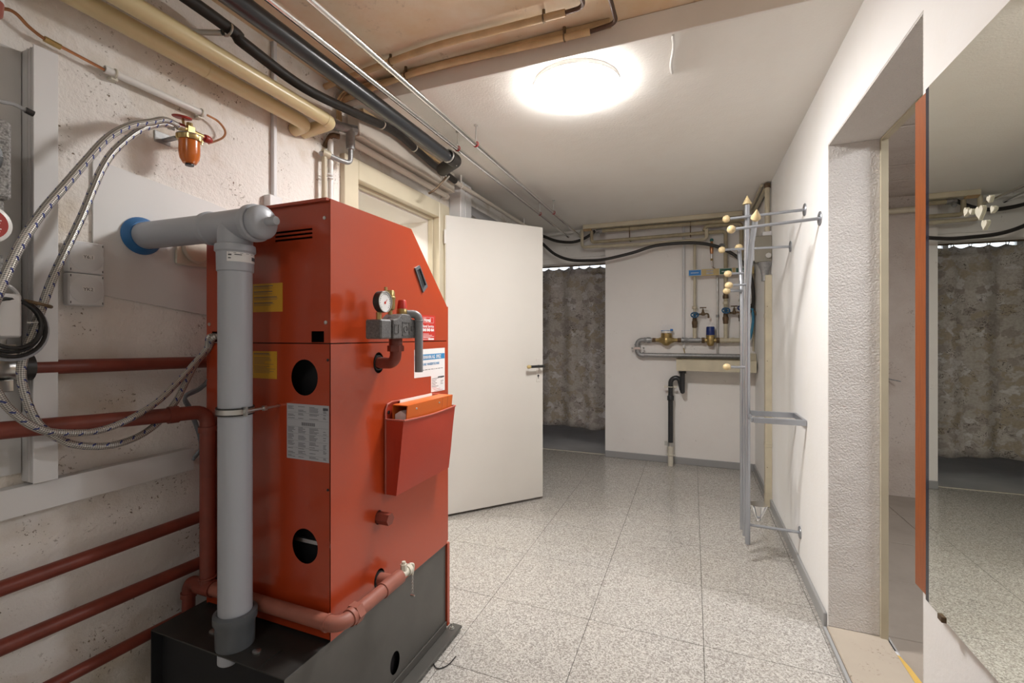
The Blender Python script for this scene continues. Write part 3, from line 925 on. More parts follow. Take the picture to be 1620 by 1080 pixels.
# ---- grey exhaust pipe in front of the boiler
GX, GY, GR = -1.158, 0.874, 0.0415
t = thing('exhaust_pipe', (GX, GY, 0.36), 'grey plastic exhaust pipe rising in front of the boiler into the wall', 'pipe')
HZ = 1.498
MB().cyl((GX, GY, 0.375), (GX, GY, HZ - 0.07), GR, 32).build('vertical_pipe', M_pvc, t)
MB().cyl((XL + 0.001, GY - 0.012, HZ), (GX - 0.06, GY, HZ), GR - 0.002, 32).build('horizontal_pipe', M_pvc, t)
mb = MB()
mb.lathe([(GR + 0.004, 0), (GR + 0.005, 0.01), (GR + 0.005, 0.016), (GR + 0.001, 0.02), (GR + 0.001, 0.16), (GR + 0.005, 0.165), (GR + 0.008, 0.172), (GR + 0.008, 0.186), (GR + 0.004, 0.19)],
         (GX - 0.105, GY, HZ), (1, 0, 0), 36)
mb.lathe([(GR + 0.001, 0), (GR + 0.001, -0.052), (GR + 0.007, -0.055), (GR + 0.008, -0.062), (GR + 0.008, -0.072), (GR + 0.004, -0.076), (GR + 0.003, -0.125), (GR, -0.128)], (GX, GY, HZ), (0, 0, 1), 36)
tee = mb.build('tee_piece', M_pvc, t)
def wrap(mb, a0, a1, z0, z1, r_, n=12):
    vs = []
    for k in range(n + 1):
        a = math.radians(a0 + (a1 - a0) * k / n)
        vs += [(GX + r_ * math.cos(a), GY + r_ * math.sin(a), z0), (GX + r_ * math.cos(a), GY + r_ * math.sin(a), z1)]
    return mb.add(vs, [(2 * k, 2 * k + 2, 2 * k + 3, 2 * k + 1) for k in range(n)])
wrap(MB(), -62, 48, HZ - 0.103, HZ - 0.078, GR + 0.0042).build('pipe_label', M_paper, tee)
m = MB()
for a0, a1, z, h_ in ((-58, -48, 0.088, 0.004), (-58, -50, 0.096, 0.003), (-40, -18, 0.086, 0.0025), (18, 44, 0.097, 0.010), (-58, 40, 0.081, 0.001)):
    wrap(m, a0, a1, HZ - z, HZ - z + h_, GR + 0.0046, 5)
m.build('printed_text', M_ink, tee, smooth=False)
MB().lathe([(GR, -0.01), (GR, 0.004), (GR + 0.003, 0.006), (GR + 0.003, 0.018), (GR - 0.003, 0.026), (GR - 0.012, 0.029), (0.014, 0.033), (0.0115, 0.034), (0.0115, 0.064), (0.010, 0.066), (0, 0.066)],
           (GX + 0.086, GY, HZ), (1, 0, 0), 36).build('end_cap', M_pvc, t)
mb = MB()
mb.lathe([(GR + 0.001, 0.0), (GR + 0.006, 0.0), (GR + 0.007, 0.060), (GR + 0.012, 0.068), (GR + 0.012, 0.088), (GR + 0.003, 0.092), (GR + 0.001, 0.09)], (GX, GY, 0.3615), seg=32)
mb.build('rubber_socket', M_pvcd, t)
MB().lathe([(0.022, 0.0), (0.026, 0.004), (0.026, 0.03)], (GX - 0.002, 0.8555, 0.322), seg=28).build('pipe_stub', M_pvc, t)
mb = MB()
mb.lathe([(GR + 0.0045, 0), (GR + 0.0045, 0.021), (GR + 0.001, 0.021), (GR + 0.001, 0)], (GX, GY, 0.985), seg=32, closed=True)
cl = mb.build('clamp_rubber', M_blackpl, t)
mb = MB()
mb.lathe([(GR + 0.0055, 0), (GR + 0.0055, 0.013), (GR + 0.0035, 0.013), (GR + 0.0035, 0)], (GX, GY, 0.989), seg=32, closed=True)
mb.box(GX + GR - 0.002, GX + GR + 0.014, GY - 0.012, GY - 0.006, 0.984, 1.009)
mb.cyl((GX + GR + 0.008, GY - 0.014, 0.997), (GX + GR + 0.008, BY0 - 0.001, 0.997), 0.004, 10)
mb.nut((GX + GR + 0.008, GY + 0.045, 0.997), (GX + GR + 0.008, GY + 0.055, 0.997), 0.008)
mb.build('clamp_band', M_steel, t)
mb = MB().lathe([(0.040, 0.001), (0.056, 0.001), (0.054, 0.007), (0.045, 0.014), (0.042, 0.020), (0.040, 0.020)], (XL + 0.008, GY - 0.012, HZ), (1, 0, 0), 40)
tag(mb.build('wall_rosette', M_blue), 'blue plastic rosette where the grey exhaust pipe enters the wall', 'rosette')

# ---- pressure group on the boiler's long side
t = thing('safety_group', (-0.845, 1.14, 1.10), 'grey insulated safety group with gauge on the side of the boiler', 'safety group')
def blk(x0, x1, y0, y1, z0, z1): return MB().bbox(x0, x1, y0, y1, z0, z1, 0.004)
blk(-0.872, -0.816, 1.055, 1.105, 1.189, 1.245).build('insulation_block', M_castgrey, t, smooth=False)
mb = MB().prism([(1.107, 1.189), (1.236, 1.191), (1.236, 1.247), (1.205, 1.249), (1.188, 1.264), (1.150, 1.264), (1.128, 1.249), (1.107, 1.245)], 'x', -0.872, -0.812)
body = mb.build('insulation_block', M_castgrey, t, smooth=False, bevel=0.003)
mb = MB()
for (a, c_, d, e) in ((1.150, 1.186, 1.199, 1.240), (1.196, 1.232, 1.212, 1.228), (1.112, 1.132, 1.205, 1.232)):
    for q in ((a, c_, d, d + 0.0014), (a, c_, e - 0.0014, e), (a, a + 0.0014, d, e), (c_ - 0.0014, c_, d, e)):
        mb.box(-0.8125, -0.8105, *q)
mb.torus((-0.8115, 1.167, 1.219), (1, 0, 0), 0.009, 0.0015, 16, 6)
for k in range(4): mb.box(-0.8125, -0.8105, 1.199 + 0.008 * k, 1.204 + 0.008 * k, 1.216, 1.224)
mb.build('raised_mark', M_castgrey, body, smooth=False)
mb = MB()
mb.cyl((-0.843, 1.080, 1.240), (-0.843, 1.080, 1.266), 0.008, 14)
mb.build('gauge_stem', M_brass, t)
mb = MB().lathe([(0.024, -0.026), (0.031, -0.020), (0.031, 0.0), (0.0285, 0.001), (0.0285, -0.002), (0, -0.002)], (-0.820, 1.080, 1.296), (1, 0, 0), 32)
ga = mb.build('pressure_gauge', M_blackpl, t)
MB().lathe([(0.0284, 0), (0.0284, 0.0006), (0, 0.0006)], (-0.8218, 1.080, 1.296), (1, 0, 0), 32).build('dial', M_paper, ga)
MB().torus((-0.8195, 1.080, 1.296), (1, 0, 0), 0.0295, 0.0014, 32, 6).build('bezel', M_steel, ga)
m = MB().lathe([(0.004, 0), (0.004, 0.0005), (0, 0.0005)], (-0.821, 1.080, 1.293), (1, 0, 0), 12)
m.prism([(1.078, 1.293), (1.082, 1.293), (1.090, 1.303), (1.0895, 1.3035)], 'x', -0.8211, -0.8205)
m.build('needle', M_stred, ga, smooth=False)
m = MB()
for k in range(17):
    a = math.radians(225 - 270 * k / 16)
    y, z = 1.080 + 0.022 * math.cos(a), 1.296 + 0.022 * math.sin(a)
    m.box(-0.8211, -0.8206, y - 0.0005, y + 0.0005, z - (0.0022 if k % 4 == 0 else 0.0012), z + 0.0012)
m.build('scale_marks', M_ink, ga, smooth=False)
mb = MB().lathe([(0.007, 0), (0.007, 0.012), (0.0135, 0.016), (0.015, 0.022), (0.015, 0.044), (0.0165, 0.046), (0.0165, 0.052), (0.014, 0.054), (0.014, 0.068), (0.012, 0.072), (0, 0.072)], (-0.845, 1.135, 1.262), seg=20)
mb.cyl((-0.849, 1.120, 1.322), (-0.849, 1.120, 1.343), 0.005, 10)
mb.build('air_vent', M_brass, t)
mb = MB().lathe([(0.011, 0), (0.011, 0.008), (0.015, 0.012), (0.0165, 0.020), (0.0165, 0.032), (0.0145, 0.036)], (-0.843, 1.193, 1.247), seg=20)
mb.cyl((-0.843, 1.193, 1.266), (-0.826, 1.207, 1.266), 0.012, 16)
sv = mb.build('safety_valve', M_brass, t)
MB().lathe([(0.0155, 0), (0.0145, 0.010), (0.0125, 0.024), (0.0105, 0.027), (0, 0.028)], (-0.843, 1.193, 1.282), seg=20).build('red_cap', M_stred, sv)
mb = MB().tube([(-0.832, 1.202, 1.266), (-0.803, 1.2255, 1.266), (-0.803, 1.2255, 1.085)], 0.0128, bend=0.020, seg=18)
mb.torus((-0.803, 1.2255, 1.245), (0, 0, 1), 0.0125, 0.0022, 20, 6)
mb.build('drain_tube', mat('mid_grey_tube', (0.20, 0.205, 0.215), 0.4), t)
MB().lathe([(0.0125, 0), (0.0125, -0.0012), (0.0, -0.0012)], (-0.803, 1.2255, 1.085), seg=18).build('tube_mouth', M_pvcd, t)
mb = MB().tube([(BX1 - 0.03, 1.178, 1.113), (-0.856, 1.178, 1.113), (-0.856, 1.178, 1.186)], 0.0175, bend=0.026, seg=20)
mb.nut((-0.856, 1.178, 1.150), (-0.856, 1.178, 1.168), 0.0255)
mb.cyl((-0.856, 1.178, 1.168), (-0.856, 1.178, 1.189), 0.0205, 18)
mb.build('elbow_pipe', M_redpipe, t)

# ---- document pouch with a binder in it
t = thing('document_pouch', (-0.90, 1.37, 0.69), 'red vinyl document pouch hanging on the side of the boiler', 'pouch')
mb = MB()
poly = [(1.206, 0.690), (1.545, 0.690), (1.545, 0.930), (1.545, 0.960), (1.535, 0.972), (1.500, 0.976), (1.24, 0.982), (1.215, 0.976), (1.206, 0.960)]
mb.prism(poly, 'x', BX1 + 0.001, BX1 + 0.004)
mb.build('back_sheet', M_vinyl, t, smooth=False)
# front bag: grid, slightly bulged
def bag(u, v):
    y = 1.206 + (1.540 - 1.206) * u
    z = 0.690 + 0.240 * v - 0.006 * math.sin(PI * u) * (v)
    x = BX1 + 0.046 + 0.028 * v + 0.006 * math.sin(PI * u) * math.sin(PI * v) + 0.003 * math.sin(7 * u + 5 * v) * (1 - v) * v
    return (x, y, z)
mb = MB(); NU, NV = 18, 14
vs = [bag(i / NU, j / NV) for j in range(NV + 1) for i in range(NU + 1)]
fs = [(j * (NU + 1) + i, j * (NU + 1) + i + 1, (j + 1) * (NU + 1) + i + 1, (j + 1) * (NU + 1) + i) for j in range(NV) for i in range(NU)]
mb.add(vs, fs)
vs2 = [(q[0] - 0.0022, q[1], q[2]) for q in vs]; mb.add(vs2, [f[::-1] for f in fs])
for u in (0, 1):
    A = [bag(u, j / NV) for j in range(NV + 1)]
    n = NV + 1
    vv = []
    for j, q in enumerate(A):
        mid = (q[0] + BX1 + 0.004) / 2
        yin = (0.010 if u == 0 else -0.010) * math.sin(PI * j / NV) * 0.8
        vv += [q, (mid, q[1] + yin, q[2]), (BX1 + 0.004, q[1], q[2])]
    mb.add(vv, [(3 * j + k, 3 * j + k + 1, 3 * j + k + 4, 3 * j + k + 3) for j in range(NV) for k in range(2)])
A = [bag(i / NU, 0) for i in range(NU + 1)]
vv = []
for q in A: vv += [q, (BX1 + 0.004, q[1], q[2])]
mb.add(vv, [(2 * i, 2 * i + 1, 2 * i + 3, 2 * i + 2) for i in range(NU)])
mb.build('bag', M_vinyl, t, angle=50)
mb = MB()
mb.tube([bag(i / NU, 1.0) for i in range(NU + 1)], 0.0035, seg=8)
mb.tube([bag(0, 1), (BX1 + 0.004, 1.206, 0.930)], 0.003, seg=8); mb.tube([bag(1, 1), (BX1 + 0.004, 1.545, 0.930)], 0.003, seg=8)
mb.tube([(BX1 + 0.005, p_[0], p_[1]) for p_ in poly[2:]] + [(BX1 + 0.005, 1.206, 0.69)], 0.003, bend=0.0, seg=8)
mb.build('piping', M_piping, t)
mb = MB()
mb.lathe([(0.006, 0), (0.006, 0.002), (0.002, 0.0025), (0, 0.0025)], (BX1 + 0.004, 1.222, 0.950), (1, 0, 0), 14)
mb.lathe([(0.006, 0), (0.006, 0.002), (0.002, 0.0025), (0, 0.0025)], (BX1 + 0.004, 1.530, 0.950), (1, 0, 0), 14)
mb.build('eyelet', M_blackpl, t)
b_ = thing('ring_binder', (-0.88, 1.385, 0.70), 'orange card ring binder standing in the red vinyl pouch', 'binder')
mb = MB()
mb.prism([(-0.8800, 0.700), (-0.8770, 0.700), (-0.8490, 0.974), (-0.8520, 0.974)], 'y', 1.232, 1.526)
mb.prism([(-0.908, 0.9712), (-0.8522, 0.9712), (-0.8520, 0.974), (-0.908, 0.974)], 'y', 1.232, 1.526)
mb.box(-0.908, -0.905, 1.232, 1.526, 0.70, 0.971)
mb.build('cover', M_binder, b_, smooth=False)
mb = MB()
for y in (1.285, 1.43): mb.lathe([(0.0035, 0), (0.003, 0.0015), (0, 0.002)], (-0.8507, y, 0.957), (1, 0, -0.1), 12)
mb.build('rivet', M_steel, b_)
mb = MB()
for y in (1.452, 1.49): mb.prism([(-0.8533, 0.932), (-0.8528, 0.932), (-0.8487, 0.972), (-0.8492, 0.972)], 'y', y, y + 0.0008)
mb.build('spine_line', M_piping, b_, smooth=False)
mb = MB().add([(-0.903, 1.24, 0.70), (-0.903, 1.24, 0.942), (-0.88, 1.236, 0.955), (-0.858, 1.24, 0.942), (-0.882, 1.24, 0.70),
               (-0.903, 1.5, 0.70), (-0.903, 1.5, 0.938), (-0.88, 1.5, 0.946), (-0.858, 1.5, 0.938), (-0.882, 1.5, 0.70)],
              [(0, 1, 2, 3, 4), (9, 8, 7, 6, 5), (0, 5, 6, 1), (1, 6, 7, 2), (2, 7, 8, 3), (3, 8, 9, 4)])
mb.build('papers', M_paper, b_, smooth=False)
mb = MB().box(-0.911, -0.9087, 1.275, 1.475, 0.72, 0.983)
tag(mb.build('paper_sheet', M_paper, smooth=False), 'white paper sheets sticking up behind the orange binder', 'paper')

# ---- return pipe along the boiler's foot
def rp(mb, path, r=0.020, bend=0.03, seg=18): return mb.tube(path, r, bend=bend, seg=seg)
t = thing('return_pipe', (-1.10, 0.94, 0.40), 'pink-red painted return pipe with elbow and drain cock low on the boiler', 'pipe')
RZp, RXp, RYp = 0.432, -0.867, 0.948
mb = MB()
rp(mb, [(-1.375, RYp, RZp), (RXp, RYp, RZp), (RXp, 1.215, RZp)], bend=0.034)
mb.cyl((BX1 - 0.02, 1.182, 0.430), (RXp, 1.182, RZp), 0.0195, 18)
mb.build('pipe_run', M_redpipe2, t)
mb = MB()
mb.nut((RXp, 0.998, RZp), (RXp, 1.022, RZp), 0.0275)
mb.cyl((RXp, 0.984, RZp), (RXp, 0.999, RZp), 0.0235, 20)
mb.cyl((RXp - 0.042, RYp, RZp), (RXp - 0.036, RYp, RZp), 0.0225, 20)
mb.cyl((RXp, 1.128, RZp), (RXp, 1.215, RZp), 0.0225, 20); mb.torus((RXp, 1.128, RZp), (0, 1, 0), 0.0215, 0.002)
mb.build('fitting', M_redpipe2, t)
mb = MB()
mb.cyl((RXp, 1.215, RZp), (RXp, 1.252, RZp), 0.013, 16); mb.torus((RXp, 1.222, RZp), (0, 1, 0), 0.0125, 0.002)
mb.nut((RXp, 1.236, RZp + 0.008), (RXp, 1.236, RZp + 0.030), 0.011); mb.nut((RXp, 1.236, RZp + 0.030), (RXp, 1.236, RZp + 0.038), 0.0065)
mb.cyl((RXp, 1.252, RZp), (RXp, 1.268, RZp), 0.017, 14); mb.tube(spline([(RXp, 1.266, RZp + 0.016), (RXp + 0.01, 1.276, RZp + 0.010), (RXp + 0.008, 1.272, RZp - 0.022)]), 0.004, seg=8)
dc = mb.build('drain_cock', M_offwhite, t)
mb = MB()
for k in range(11):
    a = (1, 0, 0) if k % 2 else (0, 1, 0)
    mb.torus((RXp + 0.016, 1.262, RZp - 0.018 - 0.0055 * k), a, 0.0028, 0.0008, 10, 5)
mb.box(RXp + 0.008, RXp + 0.024, 1.260, 1.264, RZp - 0.084, RZp - 0.080)
mb.build('chain', M_steel, dc)

# ---- red-brown heating pipes on the boiler-side wall
t = thing('riser_pipe', (-1.375, 0.953, 0.41), 'red-brown riser pipe with elbow beside the boiler front', 'pipe')
VX, VY = -1.377, 0.948
mb = MB()
mb.tube([(VX, VY, 0.435), (VX, VY, 0.968), (-1.395, 0.86, 0.970), (-1.50, 0.40, 0.987), (-1.50, -0.2, 0.987)], 0.0205, bend=0.035, seg=20)
mb.build('pipe_run', M_redpipe, t)
mb = MB()
mb.cyl((VX, VY, 0.905), (VX, VY, 0.922), 0.0245, 20); mb.torus((VX, VY, 0.462), (0, 0, 1), 0.0215, 0.003)
mb.cyl((-1.3925, 0.872, 0.970), (-1.3975, 0.848, 0.9705), 0.0245, 20)
mb.cyl((-1.415, VY, 0.432), (VX + 0.03, VY, 0.432), 0.0245, 20)
mb.tube([(-1.40, VY, 0.435), (-1.463, VY, 0.435), (-1.463, VY, 0.25)], 0.018, bend=0.03, seg=18)
mb.cyl((-1.463, VY, 0.385), (-1.463, VY, 0.40), 0.022, 18)
mb.build('fitting', M_redpipe, t)
for z0, z1, r, ya, lab, nm in (
        (1.122, 1.111, 0.0185, 0.60, 'uppermost red-brown heating pipe running along the boiler-side wall', 0),
        (0.609, 0.606, 0.0185, -0.3, 'red-brown heating pipe on the boiler-side wall just below the cable duct', 0),
        (0.471, 0.455, 0.0190, -0.3, 'second lowest red-brown heating pipe on the boiler-side wall', 0),
        (0.322, 0.308, 0.0160, -0.3, 'lowest thin red-brown pipe ending at the black base', 0)):
    mb = MB(); y1 = 1.58 if z0 > 0.4 else 0.95
    zz = lambda y: z0 + (z1 - z0) * (y - 0.55) / 0.47
    t = thing('heating_pipe', (-1.5, (ya + y1) / 2, min(zz(ya), zz(y1)) - r), lab, 'pipe')
    MB().cyl((-1.50, ya, zz(ya)), (-1.50, y1, zz(y1)), r, 18).build('pipe_run', M_redpipe, t)
    mb = MB()
    for y in ([1.30] if z0 > 0.4 else []) + ([0.2] if ya < 0 else []):
        mb.cyl((XL, y, zz(y)), (-1.50, y, zz(y)), 0.005, 8); mb.torus((-1.50, y, zz(y)), (0, 1, 0), r + 0.001, 0.0025)
    mb.build('wall_clip', M_steel, t)

# ================================================================== LEFT WALL FITTINGS
# cable ducts
t = thing('cable_duct', (-1.52, 0.63, 0.83), 'upright pale grey cable duct on the boiler-side wall', 'cable duct')
MB().bbox(XL + 0.001, XL + 0.058, 0.600, 0.643, 0.838, 1.905, 0.002).build('duct_body', M_ductside, t, smooth=False)
MB().bbox(XL + 0.0585, XL + 0.062, 0.598, 0.645, 0.838, 1.908, 0.001).build('duct_lid', M_duct, t, smooth=False)
mb = MB()
for x in (0.030, 0.045): mb.box(XL + x, XL + x + 0.002, 0.5985, 0.5999, 0.84, 1.904)
mb.build('edge_groove', M_ductside, t, smooth=False)
t = thing('cable_duct', (-1.53, 0.5, 0.76), 'horizontal pale grey cable duct low on the boiler-side wall', 'cable duct')
MB().bbox(XL + 0.001, XL + 0.040, -0.2, 0.992, 0.768, 0.832, 0.002).build('duct_body', M_ductside, t, smooth=False)
MB().bbox(XL + 0.0405, XL + 0.044, -0.2, 0.993, 0.764, 0.834, 0.001).build('duct_lid', M_duct, t, smooth=False)
o = MB().box(XL + 0.0005, XL + 0.006, -0.1, 0.598, 0.86, 1.90).build('mounting_board', M_ductside, smooth=False)
tag(o, 'pale grey board on the wall behind the pump unit', 'board')
# white board around the flue opening
t = thing('wall_board', (XL + 0.004, 0.92, 1.27), 'white wall board behind the grey exhaust pipe', 'board')
MB().prism([(0.743, 1.690), (0.743, 1.316), (1.10, 1.262), (1.45, 1.262), (1.45, 1.60), (1.071, 1.657)], 'x', XL + 0.0005, XL + 0.007).build('panel', M_board, t, smooth=False)
for y, z in ((0.758, 1.668), (0.760, 1.395)):
    MB().lathe([(0.004, 0), (0.003, 0.0015), (0, 0.002)], (XL + 0.007, y, z), (1, 0, 0), 10).build('screw', M_steel, t)

def jbox(z0, z1, label, mark):
    t = thing('junction_box', (XL + 0.02, 0.716, z0), label, 'junction box')
    MB().bbox(XL + 0.0075, XL + 0.034, 0.677, 0.756, z0, z1, 0.003).build('box', M_jbox, t, smooth=False)
    MB().lathe([(0.0375, 0.0), (0.0375, 0.0008), (0.036, 0.0016), (0, 0.0016)], (XL + 0.034, 0.7165, (z0 + z1) / 2), (1, 0, 0), 36).build('round_lid', M_jbox, t)
    l = MB().box(XL + 0.0357, XL + 0.0362, 0.706, 0.732, (z0 + z1) / 2 - 0.004, (z0 + z1) / 2 + 0.008).build('label_strip', M_paper, t, smooth=False)
    text(mark, 0.0125, (XL + 0.0365, 0.7075, (z0 + z1) / 2 - 0.0025), FACE_X, M_ink, l)
    mb = MB()
    for y in (0.681, 0.7505):
        for z in (z0 + 0.005, z1 - 0.010): mb.box(XL + 0.0341, XL + 0.0346, y, y + 0.002, z, z + 0.006)
    mb.build('lid_screw', M_ink, t, smooth=False)
jbox(1.366, 1.451, 'light grey junction box marked Y6.1, upper of the two', 'Y6.1')
jbox(1.279, 1.3645, 'light grey junction box marked YK2, lower of the two', 'YK2')
t = thing('wall_vent', (XL + 0.01, 1.02, 1.43), 'cream wall vent plate half hidden by the boiler', 'vent')
MB().bbox(XL + 0.0075, XL + 0.016, 0.955, 1.09, 1.428, 1.545, 0.003).build('plate', M_offwhite, t, smooth=False)
MB().lathe([(0.050, 0), (0.050, 0.006), (0.044, 0.010), (0.044, 0.004), (0, 0.004)], (XL + 0.016, 1.022, 1.488), (1, 0, 0), 32).build('ring', M_offwhite, t)

# oil filter with red handwheel
FX, FY = -1.462, 0.950
t = thing('oil_filter', (FX, FY, 1.73), 'brass oil filter with amber bowl and red handwheel on the boiler-side wall', 'oil filter')
MB().lathe([(0.004, 0), (0.018, 0.004), (0.026, 0.018), (0.0285, 0.035), (0.0285, 0.078)], (FX, FY, 1.732), seg=28).build('bowl', M_amber, t)
MB().lathe([(0.012, -0.002), (0.012, 0.004), (0, 0.004)], (FX, FY, 1.731), seg=16).build('bowl_cap', M_blackpl, t)
mb = MB().lathe([(0.032, 0), (0.034, 0.003), (0.034, 0.014), (0.030, 0.018), (0.012, 0.022)], (FX, FY, 1.806), seg=28)
for k in range(6):
    a = 2 * PI * k / 6 + 0.3
    mb.box(FX + 0.033 * math.cos(a) - 0.003, FX + 0.033 * math.cos(a) + 0.003, FY + 0.033 * math.sin(a) - 0.003, FY + 0.033 * math.sin(a) + 0.003, 1.806, 1.820)
mb.build('collar', M_brass, t)
mb = MB()
mb.bbox(FX - 0.011, FX + 0.011, FY - 0.012, FY + 0.012, 1.826, 1.852, 0.002)
mb.cyl((FX, FY, 1.848), (FX, FY, 1.862), 0.009, 8); mb.cyl((FX, FY, 1.838), (FX, FY + 0.040, 1.836), 0.0085, 14)
mb.cyl((FX, FY, 1.838), (FX, FY - 0.02, 1.838), 0.009, 14)
mb.cyl((FX, FY - 0.016, 1.845), (FX - 0.004, FY - 0.018, 1.868), 0.004, 8)
mb.build('valve_body', M_brass, t)
mb = MB().nut((FX, FY - 0.036, 1.839), (FX, FY - 0.018, 1.839), 0.0115); mb.nut((FX - 0.020, FY - 0.052, 1.836), (FX - 0.012, FY - 0.036, 1.836), 0.010)
mb.build('hose_nut', M_chrome, t, smooth=False)
mb = MB().lathe([(0.006, -0.003), (0.020, -0.004), (0.0255, -0.002), (0.0265, 0.002), (0.023, 0.004), (0.006, 0.003)], (FX - 0.004, FY - 0.020, 1.872), (0.18, -0.10, 1), 24)
mb.build('handwheel', M_handred, t)
mb = MB().cyl((FX, FY + 0.040, 1.836), (FX, FY + 0.046, 1.835), 0.0085, 14); mb.lathe([(0.0115, 0), (0.0125, 0.006), (0.0115, 0.016), (0.007, 0.024)], (FX, FY + 0.046, 1.835), (0, 1, -0.05), 18)
mb.build('red_union', M_handred, t)
mb = MB()
mb.bbox(XL + 0.001, XL + 0.004, FY - 0.050, FY - 0.004, 1.80, 1.835, 0.001); mb.bbox(XL + 0.004, FX - 0.025, FY - 0.030, FY - 0.012, 1.81, 1.816, 0.001)
mb.build('bracket', M_galv, t, smooth=False)
mb = MB().torus((FX, FY, 1.822), (0, 0, 1), 0.034, 0.0015, 30, 6); mb.build('bail_wire', M_steel, t)

# copper oil line and white conduit above the filter
t = thing('oil_line', (-1.53, 0.85, 1.83), 'thin copper oil line running through a white conduit to the filter', 'pipe')
MB().tube(spline([(-1.45, 0.40, 2.02)] + [(-1.527, 0.524, 1.976), (-1.527, 0.576, 1.982), (-1.527, 0.605, 1.963), (-1.527, 0.634, 1.951), (-1.527, 0.665, 1.95), (-1.527, 0.761, 1.941)]), 0.0042, seg=8).build('copper_tube', M_copper, t)
MB().tube(spline([(-1.522, 1.047, 1.942), (-1.522, 1.085, 1.937), (-1.522, 1.11, 1.915), (-1.522, 1.101, 1.887)] + [(-1.480, 1.025, 1.832), (FX, FY + 0.068, 1.834)]), 0.0036, seg=8).build('copper_tail', M_copper, t)
a_, b__ = [(-1.527, 0.634, 1.951), (-1.527, 0.666, 1.948)]
MB().cyl(a_, b__, 0.0075, 8).build('union_nut', M_brass, t, smooth=False)
c1, c2 = [(-1.527, 0.761, 1.943), (-1.527, 1.038, 1.943)]
MB().lathe([(0.0105, 0), (0.0105, (V(*c2) - V(*c1)).length), (0.008, (V(*c2) - V(*c1)).length), (0.008, 0)], c1, V(*c2) - V(*c1), 20, closed=True).build('conduit', M_white, t)
for f in (0.09, 0.97):
    q = V(*c1).lerp(V(*c2), f)
    mb = MB().torus(q, V(*c2) - V(*c1), 0.0115, 0.003, 20, 6); mb.box(XL, q.x, q.y - 0.008, q.y + 0.008, q.z - 0.018, q.z - 0.010)
    mb.build('conduit_clip', M_offwhite, t)

# braided hoses
H1 = spline([(FX, FY - 0.030, 1.839)] + [(-1.455, 0.876, 1.838), (-1.444, 0.833, 1.812), (-1.434, 0.772, 1.773), (-1.423, 0.717, 1.717), (-1.413, 0.667, 1.638), (-1.402, 0.62, 1.56), (-1.392, 0.576, 1.486), (-1.381, 0.535, 1.403), (-1.371, 0.498, 1.298), (-1.36, 0.471, 1.213)], 6)
tag(MB().tube(H1, 0.0095, seg=12, uv=True).build('braided_hose', M_braid), 'steel braided hose arching from the oil filter, upper one of the pair', 'hose', 'braided oil hoses')
H2 = spline([(FX - 0.014, FY - 0.046, 1.836)] + [(-1.465, 0.897, 1.832), (-1.462, 0.865, 1.823), (-1.46, 0.808, 1.778), (-1.457, 0.754, 1.708), (-1.454, 0.723, 1.65), (-1.451, 0.698, 1.579), (-1.449, 0.675, 1.505), (-1.446, 0.643, 1.417), (-1.443, 0.613, 1.332), (-1.441, 0.589, 1.245), (-1.438, 0.575, 1.2), (-1.435, 0.562, 1.161), (-1.433, 0.555, 1.113), (-1.43, 0.561, 1.059), (-1.427, 0.578, 1.0), (-1.424, 0.605, 0.963), (-1.422, 0.64, 0.933), (-1.419, 0.687, 0.916), (-1.416, 0.736, 0.912), (-1.414, 0.791, 0.926), (-1.411, 0.841, 0.961), (-1.408, 0.879, 1.011), (-1.405, 0.904, 1.064), (-1.403, 0.934, 1.119), (-1.4, 0.967, 1.157)] + [(-1.370, 0.962, 1.192), (-1.362, 1.00, 1.196)], 6)
tag(MB().tube(H2, 0.0090, seg=12, uv=True).build('braided_hose', M_braid), 'steel braided hose with the deepest sagging loop, entering the boiler front', 'hose', 'braided oil hoses')
H3 = spline([(-1.35, 0.468, 1.129), (-1.354, 0.492, 1.071), (-1.358, 0.508, 1.042), (-1.363, 0.539, 1.005), (-1.367, 0.573, 0.981), (-1.371, 0.617, 0.968), (-1.375, 0.665, 0.962), (-1.379, 0.717, 0.97), (-1.383, 0.774, 0.992), (-1.387, 0.824, 1.022), (-1.392, 0.878, 1.071), (-1.396, 0.922, 1.116), (-1.4, 0.962, 1.159)] + [(-1.390, 0.962, 1.194), (-1.384, 1.00, 1.198)], 6)
tag(MB().tube(H3, 0.0085, seg=12, uv=True).build('braided_hose', M_braid), 'steel braided hose with the shallower sagging loop in front of the red pipes', 'hose', 'braided oil hoses')

# cables beside the boiler
for k, (dx, dz) in enumerate(((0, 0), (0.004, 0.009))):
    p_ = [(-1.385 + dx, 0.985, 1.085 + dz)] + [(-1.43, 1.019, 1.048), (-1.437, 0.969, 1.031), (-1.443, 0.923, 1.007), (-1.45, 0.943, 0.965), (-1.457, 0.976, 0.879), (-1.463, 0.983, 0.833), (-1.47, 0.965, 0.804)][1:]
    p_ = [(a + dx, b, c + dz) for a, b, c in p_]
    tag(MB().tube(spline(p_, 5), 0.0045, seg=8).build('power_cable', mat('dark_grey_cable', (0.17, 0.18, 0.20), 0.45)), ('upper' if k else 'lower') + ' of two grey cables between the boiler and the low duct', 'cable')

